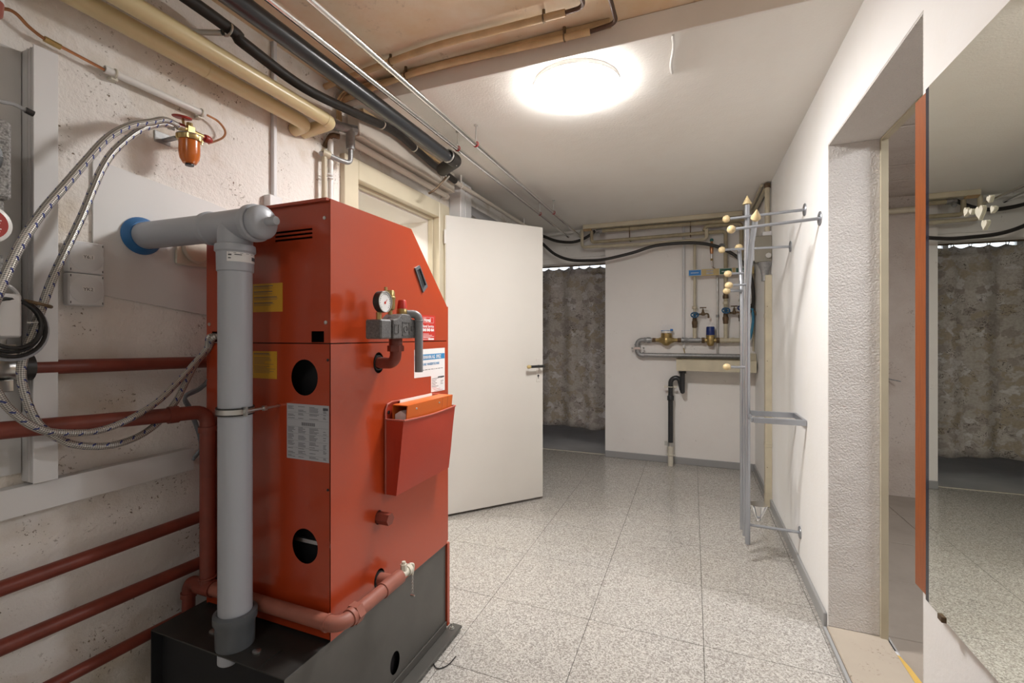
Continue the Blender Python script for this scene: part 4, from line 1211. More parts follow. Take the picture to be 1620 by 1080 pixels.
# pump unit at the left edge
t = thing('pump_unit', (-1.44, 0.45, 1.26), 'speckled grey foam pump unit with red dial at the left edge', 'pump unit')
PX = -1.40
mb = MB().bbox(XL + 0.006, PX, 0.36, 0.528, 1.498, 1.672, 0.006); mb.build('upper_shell', M_epp, t, smooth=False)
mb = MB()
mb.bbox(XL + 0.006, PX - 0.01, 0.36, 0.520, 1.462, 1.496, 0.004)
mb.bbox(XL + 0.006, PX - 0.03, 0.36, 0.500, 1.34, 1.4615, 0.006)
mb.prism([(0.36, 1.30), (0.515, 1.345), (0.515, 1.375), (0.36, 1.375)], 'x', XL + 0.006, PX - 0.005)
mb.build('lower_shell', M_epp, t, smooth=False)
MB().torus((PX + 0.002, 0.448, 1.585), (1, 0, 0), 0.055, 0.010, 28, 8).build('black_ring', M_blackpl, t)
d_ = MB().lathe([(0.036, -0.012), (0.042, -0.010), (0.042, 0), (0.037, 0.003), (0, 0.003)], (PX + 0.012, 0.482, 1.437), (1, 0, 0), 36).build('dial_rim', M_white, t)
MB().lathe([(0.034, 0), (0.034, 0.001), (0, 0.001)], (PX + 0.0153, 0.482, 1.437), (1, 0, 0), 36).build('red_dial', mat('red_dial', (0.36, 0.035, 0.03), 0.4), d_)
m = MB()
for k in range(5): m.box(PX + 0.0165, PX + 0.017, 0.488, 0.505 - 0.002 * (k % 3), 1.445 - 0.006 * k, 1.447 - 0.006 * k)
m.build('printed_text', M_paper, d_, smooth=False)
mb = MB()
for y0_, z0_ in ((0.02, 0), (0.0, 0.012)):
    mb.tube(spline([(-1.43, 0.5, 1.727), (-1.43, 0.52, 1.719), (-1.43, 0.54, 1.723), (-1.43, 0.561, 1.719)], 5), 0.0045, seg=8)
mb.build('sensor_cable', M_jbox, t)
a_, b__ = [(-1.43, 0.561, 1.719), (-1.43, 0.575, 1.716)]
MB().cyl(a_, b__, 0.007, 10).build('cable_end', M_blackpl, t)
# red tank cap in the top left corner
t = thing('expansion_bottle', (-1.46, 0.515, 1.92), 'clear topped red bottle in the upper left corner', 'bottle')
MB().lathe([(0, 0), (0.020, 0.002), (0.029, 0.014), (0.031, 0.040)], (-1.46, 0.505, 1.905), seg=24).build('red_bottom', mat('dull_red_plastic', (0.33, 0.09, 0.07), 0.3), t)
MB().lathe([(0.031, 0.040), (0.031, 0.058), (0.034, 0.060), (0.034, 0.066), (0.030, 0.068)], (-1.46, 0.505, 1.905), seg=24).build('clear_band', M_jbox, t)
MB().lathe([(0.033, 0.0685), (0.033, 0.080), (0.02, 0.11), (0, 0.11)], (-1.46, 0.505, 1.905), seg=24).build('bottle_cap', M_bronze, t)
# control box with cable coil
t = thing('control_box', (-1.45, 0.45, 1.19), 'light grey control box with black cable coil at the left edge', 'control box')
MB().bbox(XL + 0.008, -1.405, 0.30, 0.546, 1.195, 1.292, 0.004).build('box', M_duct, t, smooth=False)
mb = MB()
for k, (rr, dz, dx) in enumerate(((0.060, 0, 0), (0.066, -0.004, 0.007), (0.055, 0.004, 0.012))):
    mb.torus((-1.415 + dx, 0.530, 1.222 + dz), (1, 0.25, 0.1), rr, 0.0042, 36, 8)
mb.build('cable_coil', M_blackpl, t)
MB().torus((-1.420, 0.532, 1.215), (1, 0.2, 0.1), 0.070, 0.0045, 36, 8).build('grey_coil', M_pvc, t)
MB().tube(spline([(-1.45, 0.537, 1.315), (-1.45, 0.549, 1.305), (-1.45, 0.558, 1.288), (-1.45, 0.556, 1.266)], 5), 0.004, seg=8).build('lead', M_jbox, t)
MB().torus([(-1.43, 0.579, 1.274)][0], (0.1, 0.25, 1), 0.026, 0.004, 26, 8).build('hose_tie', M_bronze, t)
a_, b__ = [(-1.43, 0.563, 1.229), (-1.43, 0.583, 1.23)]
MB().cyl(a_, b__, 0.0018, 6).build('cable_tie', M_white, t)
# pipe clamp on the uppermost heating pipe
t = thing('pipe_union', (-1.5, 0.55, 1.09), 'steel pipe coupling with rubber ring on the uppermost heating pipe', 'coupling')
MB().cyl((-1.50, 0.40, 1.125), (-1.50, 0.578, 1.123), 0.029, 24).build('sleeve', M_steel, t)
MB().lathe([(0.020, 0), (0.033, 0), (0.033, 0.018), (0.020, 0.018)], (-1.50, 0.579, 1.123), (0, 1, 0), 24).build('rubber_ring', M_blackpl, t)
mb = MB().bbox(-1.505, -1.475, 0.52, 0.565, 1.150, 1.178, 0.002); mb.nut((-1.49, 0.545, 1.178), (-1.49, 0.545, 1.19), 0.008); mb.bbox(-1.505, -1.475, 0.53, 0.56, 1.068, 1.096, 0.002)
mb.build('clamp_lug', M_steel, t, smooth=False)

# ================================================================== PIPES UNDER THE NEAR CEILING
t = thing('lagged_pipe', (-1.47, 1.0, 2.03), 'lower of two yellow-cream lagged pipes turning into the boiler-side wall', 'pipe')
MB().tube([(-1.47, -0.6, 2.072), (-1.47, 1.425, 2.062), (XL + 0.004, 1.428, 2.055)], 0.026, bend=0.035, seg=22).build('pipe_run', M_creampipe, t)
MB().torus((-1.47, 1.005, 2.0645), (0, 1, 0), 0.0262, 0.0012).build('seam_ring', M_creampipe, t)
t = thing('lagged_pipe', (-1.39, 1.0, 2.04), 'upper of two yellow-cream lagged pipes turning into the boiler-side wall', 'pipe')
MB().tube([(-1.388, -0.6, 2.086), (-1.388, 1.475, 2.078), (XL + 0.004, 1.478, 2.066)], 0.026, bend=0.030, seg=22).build('pipe_run', M_creampipe, t)
MB().torus((-1.388, 1.435, 2.078), (0, 1, 0), 0.0262, 0.0012).build('seam_ring', M_creampipe, t)
# thick black drain pipe with elbow
t = thing('drain_pipe', (-1.2, 1.0, 2.11), 'thick black drain pipe under the ceiling ending in an elbow', 'pipe')
MB().cyl((-1.203, -0.8, 2.160), (-1.206, 2.115, 2.143), 0.0295, 26).build('pipe_run', M_abs, t)
mb = MB().tube([(-1.200, 2.118, 2.146), (-1.200, 2.185, 2.146), (-1.34, 2.285, 2.150)], 0.036, bend=0.02, seg=24)
mb.build('elbow', M_ins, t)
MB().torus((-1.200, 2.108, 2.146), (0, 1, 0), 0.0315, 0.005, 26, 8).build('clamp_ring', M_steel, t)
mb = MB().lathe([(0.005, 0), (0.004, 0.002), (0, 0.003)], (-1.185, 2.170, 2.116), (0.4, -0.6, -0.7), 10); mb.build('screw', M_steel, t)
# thinner black lagged pipe
t = thing('lagged_pipe', (-1.45, 1.2, 2.25), 'thin black lagged pipe sagging close to the near ceiling and door head', 'pipe')
MB().tube(spline([(-1.44, -0.5, 2.27)] + [(-1.44, 0.936, 2.232), (-1.44, 1.116, 2.207), (-1.44, 1.377, 2.186), (-1.44, 1.668, 2.218), (-1.44, 1.96, 2.256), (-1.44, 2.181, 2.238), (-1.44, 2.37, 2.218)] + [(-1.44, 2.62, 2.205)], 8), 0.0195, seg=16).build('pipe_run', M_ins, t)
mb = MB()
for q in [(-1.44, 1.868, 2.246), (-1.44, 2.15, 2.24)]:
    mb.torus(q, (-0.1, 0.9, -0.1), 0.0205, 0.003, 20, 6)
mb.build('clip_ring', M_offwhite, t)
mb = MB().torus((-1.44, 1.06, 2.217), (0, 1, -0.1), 0.021, 0.004); mb.cyl((XL, 1.00, 2.20), (-1.455, 1.05, 2.205), 0.009, 10)
mb.build('pipe_hanger', M_steel, t)
# tan lagged copper pipes across the ceiling
def lag(pts, r, label, tail):
    t = thing('water_pipe', (-0.9, 1.6, 2.30), label, 'pipe')
    S = spline(pts, 6)
    MB().tube(S, r, seg=14).build('lagging', M_tanpipe, t)
    MB().tube(tail, r * 0.62, bend=0.03, seg=12).build('bare_copper', M_copdark, t)
    mb = MB()
    for f in (0.38, 0.94):
        p_ = S[int(f * (len(S) - 1))]; mb.torus((p_.x, p_.y, p_.z), (1, 0, 0), r + 0.001, 0.003, 18, 6); mb.cyl((p_.x, p_.y, p_.z + r), (p_.x, p_.y, ZN), 0.006, 8)
    mb.build('pipe_clip', M_bronze, t)
lag([(XL + 0.005, 1.60, 2.322), (-1.35, 1.585, 2.33), (-0.96, 1.545, 2.33), (-0.66, 1.548, 2.33), (-0.415, 1.552, 2.33)], 0.0125,
    'tan lagged water pipe across the near ceiling, farther from the lamp', [(-0.415, 1.552, 2.33), (-0.345, 1.548, 2.33), (-0.355, 1.30, 2.33), (-0.36, -0.6, 2.33)])
lag([(XL + 0.005, 1.70, 2.305), (-1.30, 1.675, 2.318), (-0.994, 1.648, 2.32), (-0.65, 1.660, 2.32), (-0.352, 1.668, 2.32)], 0.0125,
    'tan lagged water pipe across the near ceiling, next to the white batten', [(-0.352, 1.668, 2.32), (-0.254, 1.655, 2.32), (-0.257, 1.40, 2.32), (-0.26, -0.6, 2.32)])
for k in range(3):
    pts = [(XL + 0.02, 1.66 + 0.012 * k, 2.20), (XL + 0.025, 1.66 + 0.012 * k, 2.29), (-1.46, 1.676 + 0.010 * k, 2.340), (-1.25, 1.690 + 0.006 * k, 2.345), (-1.10, 1.695 + 0.005 * k, 2.345)]
    tag(MB().tube(spline(pts, 6), 0.0048, seg=8).build('old_cable', M_tanpipe), ('first', 'second', 'third')[k] + ' tan old cable bending from the wall corner onto the ceiling', 'cable', 'old cables at the wall corner')
# chrome tubes on hangers
def chrome(x, z, y1, label, hang):
    t = thing('heating_tube', (x, 1.8, z - 0.012), label, 'pipe')
    MB().cyl((x, -0.9, z), (x - 0.004, y1, z - 0.004), 0.0115, 16).build('tube_run', M_chrome, t)
    for y in hang:
        zz = z - 0.002
        h = MB().cyl((x, y, zz + 0.012), (x, y, ZC - 0.0005), 0.0042, 8); h.lathe([(0.011, 0), (0.011, -0.004), (0.0045, -0.007)], (x, y, ZC - 0.0003), seg=12); h.nut((x, y, zz + 0.013), (x, y, zz + 0.022), 0.007)
        h = h.build('hanger', M_steel, t)
        MB().torus((x, y, zz), (0, 1, 0), 0.0135, 0.0028, 20, 6).build('red_collar', mat('red_rubber', (0.30, 0.03, 0.025), 0.5), h)
chrome(-1.033, 2.180, 4.45, 'right one of two thin chrome tubes hung from the ceiling', (2.10, 3.50))
chrome(-1.155, 2.188, 4.45, 'left one of two thin chrome tubes hung from the ceiling', (2.13, 3.52))

# ================================================================== AROUND THE LEFT DOOR
tag(MB().bbox(XL + 0.001, XL + 0.018, 1.318, 1.334, 1.74, 2.36, 0.002).build('surface_conduit', M_jbox, smooth=False), 'narrow grey surface conduit on the wall left of the door frame', 'conduit')
tag(MB().bbox(XL + 0.001, XL + 0.035, 1.285, 1.345, 1.60, 1.745, 0.003).build('switch_box', M_duct, smooth=False), 'pale switch box at the lower end of the narrow conduit', 'box')
t = thing('valve_pipework', (-1.50, 1.6, 1.6), 'grey and white pipework with elbows left of the cream door frame', 'pipe')
MB().cyl((-1.515, 1.565, 1.55), (-1.515, 1.565, 2.0), 0.0115, 14).build('cream_pipe', M_beige, t)
MB().cyl((-1.518, 1.605, 1.55), (-1.518, 1.605, 2.08), 0.0125, 14).build('white_pipe', M_white, t)
mb = MB().tube([(-1.515, 1.545, 1.995), (-1.515, 1.565, 2.005), (-1.490, 1.63, 1.995), (-1.475, 1.685, 1.995), (-1.475, 1.685, 2.16)], 0.011, bend=0.022, seg=14); mb.build('grey_bend', M_galv, t)
MB().cyl((-1.515, 1.552, 2.005), (-1.505, 1.585, 2.000), 0.0175, 16).build('cream_elbow', M_beige, t)
mb = MB().cyl((-1.475, 1.685, 2.06), (-1.475, 1.685, 2.16), 0.020, 16); mb.cyl((-1.475, 1.685, 2.155), (XL + 0.002, 1.56, 2.150), 0.021, 16); mb.cyl((-1.475, 1.685, 2.155), (-1.462, 1.71, 2.157), 0.0225, 8)
mb.build('grey_tee', M_galv, t)
MB().tube([(XL + 0.002, 1.60, 2.05), (-1.51, 1.60, 2.10), (-1.49, 1.63, 2.10)], 0.012, bend=0.02, seg=12).build('brass_valve', M_bronze, t)
mb = MB()
for z in (1.915, 1.90): mb.torus((-1.517, 1.585, z), (0, 0, 1), 0.022, 0.002, 18, 5)
mb.build('pipe_clip', M_jbox, t)
t = thing('pipe_casing', (-1.50, 2.2, 2.13), 'warm white pipe casing along the ceiling above the left door', 'casing')
MB().bbox(XL + 0.001, XL + 0.075, 1.745, 2.680, 2.148, ZC - 0.001, 0.003).build('casing_board', M_casing, t, smooth=False)
mb = MB().lathe([(0.017, 0), (0.017, 0.925), (0.013, 0.925), (0.013, 0)], (-1.512, 1.725, 2.121), (0, 1, -0.002), 20, closed=True); mb.build('conduit', M_casing, t)
mb = MB().cyl((-1.512, 2.625, 2.12), (XL + 0.001, 2.625, 2.105), 0.008, 10); mb.torus((-1.512, 2.625, 2.119), (0, 1, 0), 0.018, 0.003); mb.build('conduit_clip', M_white, t)
MB().bbox(XL + 0.076, XL + 0.100, 1.745, 2.60, ZC - 0.018, ZC - 0.001, 0.002).build('ceiling_strip', M_tanpipe, t, smooth=False)
tag(MB().tube(spline([(-1.335, 2.323, 2.121), (-1.356, 2.316, 2.095), (-1.377, 2.295, 2.058), (-1.399, 2.274, 2.029), (-1.42, 2.268, 2.019)], 5), 0.006, seg=8).build('pipe_end', M_bronze), 'short brown pipe end poking out below the black elbow', 'pipe')
mb = MB().tube([(-1.35, 2.30, 2.13), (-1.375, 2.35, 2.14)], 0.004, seg=8)
for k in range(3): mb.torus((-1.38 + 0.008 * k, 2.36 + 0.012 * k, 2.135 + 0.01 * (k % 2)), (0.5, 0.6, 0.4 - 0.5 * k), 0.018, 0.004, 18, 6)
tag(mb.build('cable_loop', M_white), 'small loops of white cable hanging under the black elbow', 'cable')
# conduit along the boiler-side wall behind the open door
t = thing('wall_conduit', (-1.45, 3.4, 2.18), 'white conduit running under the ceiling above the open door', 'conduit')
MB().cyl((-1.45, 2.62, 2.205), (-1.45, 4.58, 2.222), 0.015, 14).build('tube_run', M_casing, t)
mb = MB()
for y in (2.72, 3.95): mb.cyl((-1.45, y, 2.21), (-1.45, y, ZC), 0.006, 8); mb.torus((-1.45, y, 2.207), (0, 1, 0), 0.0165, 0.003)
mb.build('conduit_clip', M_white, t)
t = thing('tall_cabinet', (-1.49, 3.0, 0), 'grey tall cabinet against the boiler-side wall behind the open door', 'cabinet')
MB().bbox(XL + 0.002, -1.46, 2.735, 2.80, 0.01, 2.25, 0.003).build('side_panel', M_duct, t, smooth=False)
MB().bbox(XL + 0.002, -1.462, 2.81, 2.90, 0.01, 2.25, 0.003).build('door', M_duct, t, smooth=False)
MB().bbox(XL + 0.002, -1.48, 2.905, 4.1, 0.01, 2.13, 0.003).build('body', M_greycab, t, smooth=False)
MB().bbox(XL + 0.002, -1.47, 2.90, 3.0, 2.03, 2.06, 0.003).build('latch', M_steel, t, smooth=False)

# open door leaf
HXp, HYp = -1.508, 2.618
ang = math.atan2(3.194 - 2.626, -1.029 + 1.514)
t = thing('open_door_leaf', (HXp, HYp, 0.0), 'off-white door leaf standing open with a dark lever handle', 'door')
t.rotation_euler = (0, 0, ang)
def lbuild(mb, name, m, parent, **k):
    keep = LOC[parent.name]; LOC[parent.name] = Vector((0, 0, 0))
    o = mb.build(name, m, parent, **k)
    LOC[parent.name] = keep; LOC[o.name] = Vector((0, 0, 0))
    return o
lbuild(MB().bbox(0.0, 0.748, 0.0, 0.040, 0.018, 1.990, 0.002), 'leaf', M_leaf, t, smooth=False)
lbuild(MB().box(-0.006, -0.0005, 0.002, 0.030, 0.018, 1.985), 'rebate', M_cream, t, smooth=False)
pl = lbuild(MB().bbox(0.690, 0.722, -0.004, -0.0004, 0.86, 1.03, 0.002), 'back_plate', M_leaf, t, smooth=False)
mb = MB().cyl((0.706, -0.004, 0.976), (0.706, -0.045, 0.976), 0.008, 12); mb.tube([(0.735, -0.045, 0.976), (0.706, -0.045, 0.976), (0.618, -0.047, 0.975)], [0.0085, 0.0095, 0.0095], seg=12)
h = lbuild(mb, 'lever_handle', M_blackpl, t)
lbuild(MB().lathe([(0.009, 0), (0.013, 0.006), (0.013, 0.022), (0.008, 0.028), (0, 0.028)], (0.618, -0.047, 0.975), (-1, 0, 0), 14), 'handle_tip', M_ochre, h)
mb = MB().cyl((0.706, -0.0042, 0.905), (0.706, -0.0060, 0.905), 0.008, 14); mb.box(0.7035, 0.7085, -0.0065, -0.006, 0.885, 0.905)
lbuild(mb, 'keyhole', M_blackpl, pl)
mb = MB()
for z in (1.80, 1.0, 0.22): mb.cyl((-0.010, -0.012, z), (-0.010, -0.012, z + 0.09), 0.0075, 12)
lbuild(mb, 'hinge', M_white, t)

# ================================================================== FAR WALL PLUMBING
FYp = 4.470
ZM = 1.154
# water meter line
t = thing('water_meter', (-0.23, FYp, 1.10), 'brass water meter with open blue and white lid on the far wall', 'water meter')
MB().lathe([(0.016, -0.100), (0.018, -0.07), (0.030, -0.045), (0.050, -0.02), (0.054, 0), (0.050, 0.02), (0.030, 0.045), (0.018, 0.07), (0.016, 0.100)], (-0.228, FYp, ZM), (1, 0, 0), 28).build('body', M_brass, t)
MB().lathe([(0.046, 0), (0.049, 0.004), (0.049, 0.040), (0.044, 0.044)], (-0.228, FYp, ZM + 0.022), seg=28).build('register_housing', M_brass, t)
MB().lathe([(0.046, 0), (0.046, 0.018), (0.044, 0.020), (0, 0.020)], (-0.228, FYp, ZM + 0.066), seg=28).build('register', M_white, t)
mb = MB().bbox(-0.275, -0.170, FYp - 0.035, FYp + 0.03, ZM + 0.0862, ZM + 0.090, 0.001); mb.bbox(-0.195, -0.170, FYp - 0.02, FYp + 0.02, ZM + 0.090, ZM + 0.103, 0.003)
mb.build('lid', M_bluesign, t, smooth=False)
for x0, x1 in ((-0.355, -0.325), (-0.131, -0.100)):
    MB().nut((x0, FYp, ZM), (x1, FYp, ZM), 0.023).build('union_nut', M_bronze, t, smooth=False)
# galvanised supply pipe
t = thing('supply_pipe', (-0.1, FYp, 0.98), 'galvanised grey supply pipe bending back under the water meter', 'pipe')
ZL = 1.012
MB().tube([(-0.36, FYp, ZM), (-0.492, FYp, ZM), (-0.492, FYp, ZL), (0.42, FYp, ZL)], 0.021, bend=0.045, seg=20).build('pipe_run', M_galv, t)
mb = MB()
mb.cyl((-0.405, FYp, ZM), (-0.370, FYp, ZM), 0.027, 20); mb.nut((-0.43, FYp, ZM), (-0.412, FYp, ZM), 0.029); mb.cyl((-0.445, FYp, ZL), (-0.43, FYp, ZL), 0.026, 20)
mb.cyl((-0.492, FYp, ZM - 0.052), (-0.492, FYp, ZM - 0.040), 0.026, 20)
mb.build('coupling', M_galv, t)
mb = MB().bbox(-0.522, -0.462, FYp - 0.030, FYp + 0.045, 1.064, 1.088, 0.002)
for x in (-0.545, -0.44): mb.nut((x, FYp - 0.006, 1.076), (x + 0.015, FYp - 0.006, 1.076), 0.010)
mb.build('bracket', M_steel, t, smooth=False)
MB().bbox(0.42, 0.510, FYp - 0.05, YF - 0.001, ZL - 0.045, ZL + 0.028, 0.004).build('end_casing', M_beige, t, smooth=False)
# manifold to the risers
t = thing('water_manifold', (0.15, FYp, 1.10), 'beige manifold pipe between water meter and pressure reducer', 'pipe')
MB().cyl((-0.100, FYp, ZM), (0.105, FYp, ZM), 0.017, 18).build('pipe_run', M_galv, t)
MB().cyl((0.205, FYp, ZM), (0.44, FYp, ZM), 0.021, 18).build('beige_run', M_beige, t)
mb = MB()
mb.cyl((-0.095, FYp, ZM), (-0.075, FYp, ZM), 0.025, 18); mb.nut((-0.07, FYp, ZM), (-0.045, FYp, ZM), 0.026); mb.cyl((-0.03, FYp, ZM), (0.062, FYp, ZM), 0.0225, 18)
mb.build('tee_coupling', M_galv, t)
mb = MB()
for x in (0.240, 0.272, 0.330, 0.398): mb.cyl((x - 0.012, FYp, ZM), (x + 0.012, FYp, ZM), 0.0255, 18)
mb.build('tee_collar', M_beige, t)
t = thing('pressure_reducer', (0.148, FYp, 1.09), 'bronze pressure reducer with dark blue cap on the manifold', 'valve')
mb = MB().lathe([(0, -0.052), (0.022, -0.050), (0.026, -0.040), (0.030, -0.030), (0.034, 0), (0.036, 0.020), (0.034, 0.034), (0.038, 0.038), (0.038, 0.046)], (0.148, FYp, ZM), seg=26)
mb.cyl((0.085, FYp, ZM), (0.212, FYp, ZM), 0.020, 16); mb.build('body', M_brass, t)
for x0, x1 in ((0.074, 0.100), (0.196, 0.222)): MB().nut((x0, FYp, ZM), (x1, FYp, ZM), 0.029).build('union_nut', M_bronze, t, smooth=False)
MB().lathe([(0.036, 0), (0.037, 0.004), (0.034, 0.070), (0.031, 0.076), (0, 0.076)], (0.148, FYp, ZM + 0.047), seg=26).build('blue_cap', M_bluecap, t)

# three risers, each with stop valve and tap
def riser(x, r, zw, label, wheel_mat, path_top, pm=M_olive):
    t = thing('riser_pipe', (x, FYp, ZM), label, 'pipe')
    MB().cyl((x, FYp, ZM + 0.018), (x, FYp, zw - 0.115), 0.0165, 16).build('lower_pipe', M_beige, t)
    mb = MB().lathe([(0.016, 0), (0.022, 0.006), (0.022, 0.030), (0.025, 0.034), (0.025, 0.060), (0.021, 0.064), (0.019, 0.085), (0.017, 0.10)], (x, FYp, zw - 0.118), seg=18)
    mb.cyl((x, FYp, zw - 0.03), (x, FYp - 0.036, zw - 0.006), 0.010, 12)
    mb.build('stop_valve', M_bronze, t)
    MB().wheel((x, FYp - 0.040, zw), (0, -0.75, 0.66), 0.031, 0.0055, 5).build('handwheel', wheel_mat, t)
    mb = MB().tube([(x, FYp, zw - 0.02)] + path_top, r, bend=0.03, seg=16); mb.build('upper_pipe', pm, t)
    mb = MB().lathe([(0.0145, 0), (0.022, 0.003), (0.023, 0.020), (0.019, 0.026), (0.0145, 0.028)], (x, FYp, zw + 0.055), seg=16); mb.build('coupling', M_beige, t)
    return t
def tap(x, z, label):
    t = thing('water_tap', (x, FYp - 0.02, z - 0.04), label, 'tap', 'bronze drain taps')
    mb = MB().cyl((x - 0.062, FYp, z - 0.012), (x + 0.01, FYp - 0.01, z - 0.010), 0.009, 12)
    mb.lathe([(0.013, -0.024), (0.015, -0.012), (0.015, 0.004), (0.010, 0.010), (0.008, 0.030), (0.005, 0.034)], (x + 0.002, FYp - 0.01, z), seg=16)
    mb.tube(spline([(x + 0.01, FYp - 0.012, z - 0.012), (x + 0.034, FYp - 0.014, z - 0.006), (x + 0.046, FYp - 0.016, z - 0.018), (x + 0.047, FYp - 0.016, z - 0.046)], 5), 0.008, seg=10)
    mb.build('tap_body', M_bronze, t)
    mb = MB().cyl((x + 0.002, FYp - 0.01, z + 0.030), (x + 0.002, FYp - 0.01, z + 0.048), 0.004, 8); mb.cyl((x - 0.026, FYp - 0.01, z + 0.048), (x + 0.030, FYp - 0.01, z + 0.048), 0.0055, 10)
    mb.build('tap_handle', M_bronze, t)
riser(0.016, 0.0125, 1.383, 'leftmost beige riser pipe with blue handwheel on the far wall', M_handblue, [(0.016, FYp, 2.04), (0.016, FYp, 2.06)], M_beige)
riser(0.272, 0.0165, 1.418, 'middle beige riser pipe with blue handwheel, right of the pressure reducer', M_handblue, [(0.272, FYp, 2.126), (0.02, FYp - 0.015, 2.122), (-0.925, FYp - 0.02, 2.112), (-0.925, FYp - 0.02, 2.22)])
riser(0.398, 0.0165, 1.437, 'rightmost beige riser pipe with dark handwheel behind the coat rack', M_bluecap, [(0.398, FYp, 2.183), (0.11, FYp - 0.015, 2.182), (0.095, FYp - 0.02, 2.14)])
tap(0.084, 1.400, 'small bronze tap right of the leftmost riser pipe')
tap(0.338, 1.408, 'small bronze tap right of the middle riser pipe')
tap(0.458, 1.418, 'small bronze tap in the corner behind the coat rack tubes')
MB_ = MB().lathe([(0.021, 0), (0.024, 0.004), (0.024, 0.03), (0.019, 0.034), (0.019, 0.06)], (0.272, FYp, 1.525), seg=16)
tag(MB_.build('pipe_sleeve', M_bronze), 'dark bronze sleeve on the middle riser pipe above its handwheel', 'fitting')
# ceiling pipes above
t = thing('overhead_pipe', (-0.4, 4.43, 2.19), 'old beige pipe just under the ceiling trunk on the far wall', 'pipe')
MB().tube([(-0.862, 4.445, 2.216), (0.095, 4.445, 2.212), (0.42, 4.445, 2.214)], 0.0185, seg=16).build('pipe_run', M_olive, t)
mb = MB()
for x in (-0.56, -0.02): mb.torus((x, 4.445, 2.214), (1, 0, 0), 0.018, 0.003, 18, 6); mb.cyl((x, 4.445, 2.10), (x, 4.445, 2.20), 0.005, 8); mb.cyl((x, 4.445, 2.11), (x, YF - 0.001, 2.11), 0.006, 8)
mb.build('pipe_clip', M_bronze, t)
mb = MB().cyl((-0.88, 4.445, 2.215), (-0.82, 4.445, 2.216), 0.022, 14); mb.nut((-0.85, 4.42, 2.19), (-0.85, 4.39, 2.17), 0.016); mb.build('valve', M_galv, t)
tag(MB().tube([(-1.019, 4.445, 2.24), (-1.019, 4.445, 2.070), (-0.48, 4.445, 2.058), (0.115, 4.445, 2.060), (0.115, 4.445, 2.15)], 0.0160, bend=0.03, seg=16).build('overhead_pipe', M_beige), 'lowest beige horizontal pipe high on the far wall', 'pipe')
t = thing('cable_trunking', (-0.3, 4.41, 2.22), 'cream trunking along the ceiling above the far wall pipes', 'trunking')
MB().bbox(-1.000, 0.40, 4.385, 4.435, 2.236, ZC - 0.001, 0.002).build('trunk', M_cream, t, smooth=False)
MB().prism([(4.385, 2.236), (4.435, 2.236), (4.435, 2.222), (4.425, 2.222)], 'x', -0.998, -0.92).build('end_piece', M_tanpipe, t, smooth=False)
MB().bbox(-0.4315, -0.4265, 4.384, 4.436, 2.235, ZC - 0.0015, 0.001).build('joint_cover', M_cream, t, smooth=False)
tag(MB().cyl((-1.53, 4.555, 2.238), (-1.02, 4.50, 2.248), 0.013, 14).build('white_conduit', M_white), 'white conduit under the ceiling left of the cream trunking', 'conduit')
tag(MB().cyl((-0.88, 4.50, 2.235), (0.08, 4.50, 2.236), 0.013, 14).build('white_conduit', M_white), 'white conduit behind the pipes under the cream trunking', 'conduit')
t = thing('drop_conduit', (-0.078, 4.515, 1.08), 'pale grey vertical conduit on the far wall left of the risers', 'conduit')
MB().cyl((-0.078, 4.513, 1.10), (-0.078, 4.513, 2.22), 0.0115, 14).build('tube_run', M_jbox, t)
MB().lathe([(0.014, 0), (0.014, 0.02), (0.0115, 0.022)], (-0.078, 4.513, 1.080), seg=14).build('end_sleeve', M_white, t)
MB().tube(spline([(-0.078, 4.513, 1.085), (-0.075, 4.512, 1.06), (-0.068, 4.51, 1.035)], 4), 0.004, seg=8).build('earth_wire', M_ochre, t)
t = thing('steel_tube', (0.207, 4.50, 1.03), 'thin steel tube running down between the risers', 'pipe')
MB().cyl((0.207, 4.505, 1.035), (0.207, 4.505, 1.75), 0.008, 12).build('tube_run', M_steel, t)
MB().cyl((0.207, 4.505, 1.36), (0.207, 4.505, 1.385), 0.0125, 12).build('coupling', M_galv, t)
t = thing('vent_valve', (0.16, 4.47, 1.79), 'copper vent valve with turquoise cap above the label strip', 'valve')
MB().lathe([(0.0145, 0), (0.0155, 0.012), (0.012, 0.022), (0, 0.026)], (0.158, 4.47, 2.045), seg=16).build('cap', mat('turquoise_cap', (0.02, 0.17, 0.17), 0.4), t)
MB().lathe([(0.006, 0), (0.012, 0.004), (0.0155, 0.03), (0.0155, 0.085), (0.012, 0.09), (0.010, 0.115)], (0.158, 4.47, 1.93), seg=16).build('body', M_copper, t)
MB().tube(spline([(0.158, 4.47, 1.935), (0.158, 4.475, 1.86), (0.165, 4.485, 1.815), (0.185, 4.50, 1.80), (0.205, 4.505, 1.775), (0.207, 4.505, 1.745)], 5), 0.0075, seg=10).build('bend', M_chrome, t)
MB().nut((0.158, 4.474, 1.870), (0.158, 4.472, 1.890), 0.0115).build('nut', M_brass, t, smooth=False)
tag(MB().tube(spline([(0.272, 4.465, 2.00), (0.235, 4.46, 2.008), (0.222, 4.458, 1.99), (0.222, 4.458, 1.965)], 6), 0.010, seg=12).build('pipe_bend', M_galv), 'small grey pipe bend beside the middle riser', 'pipe')

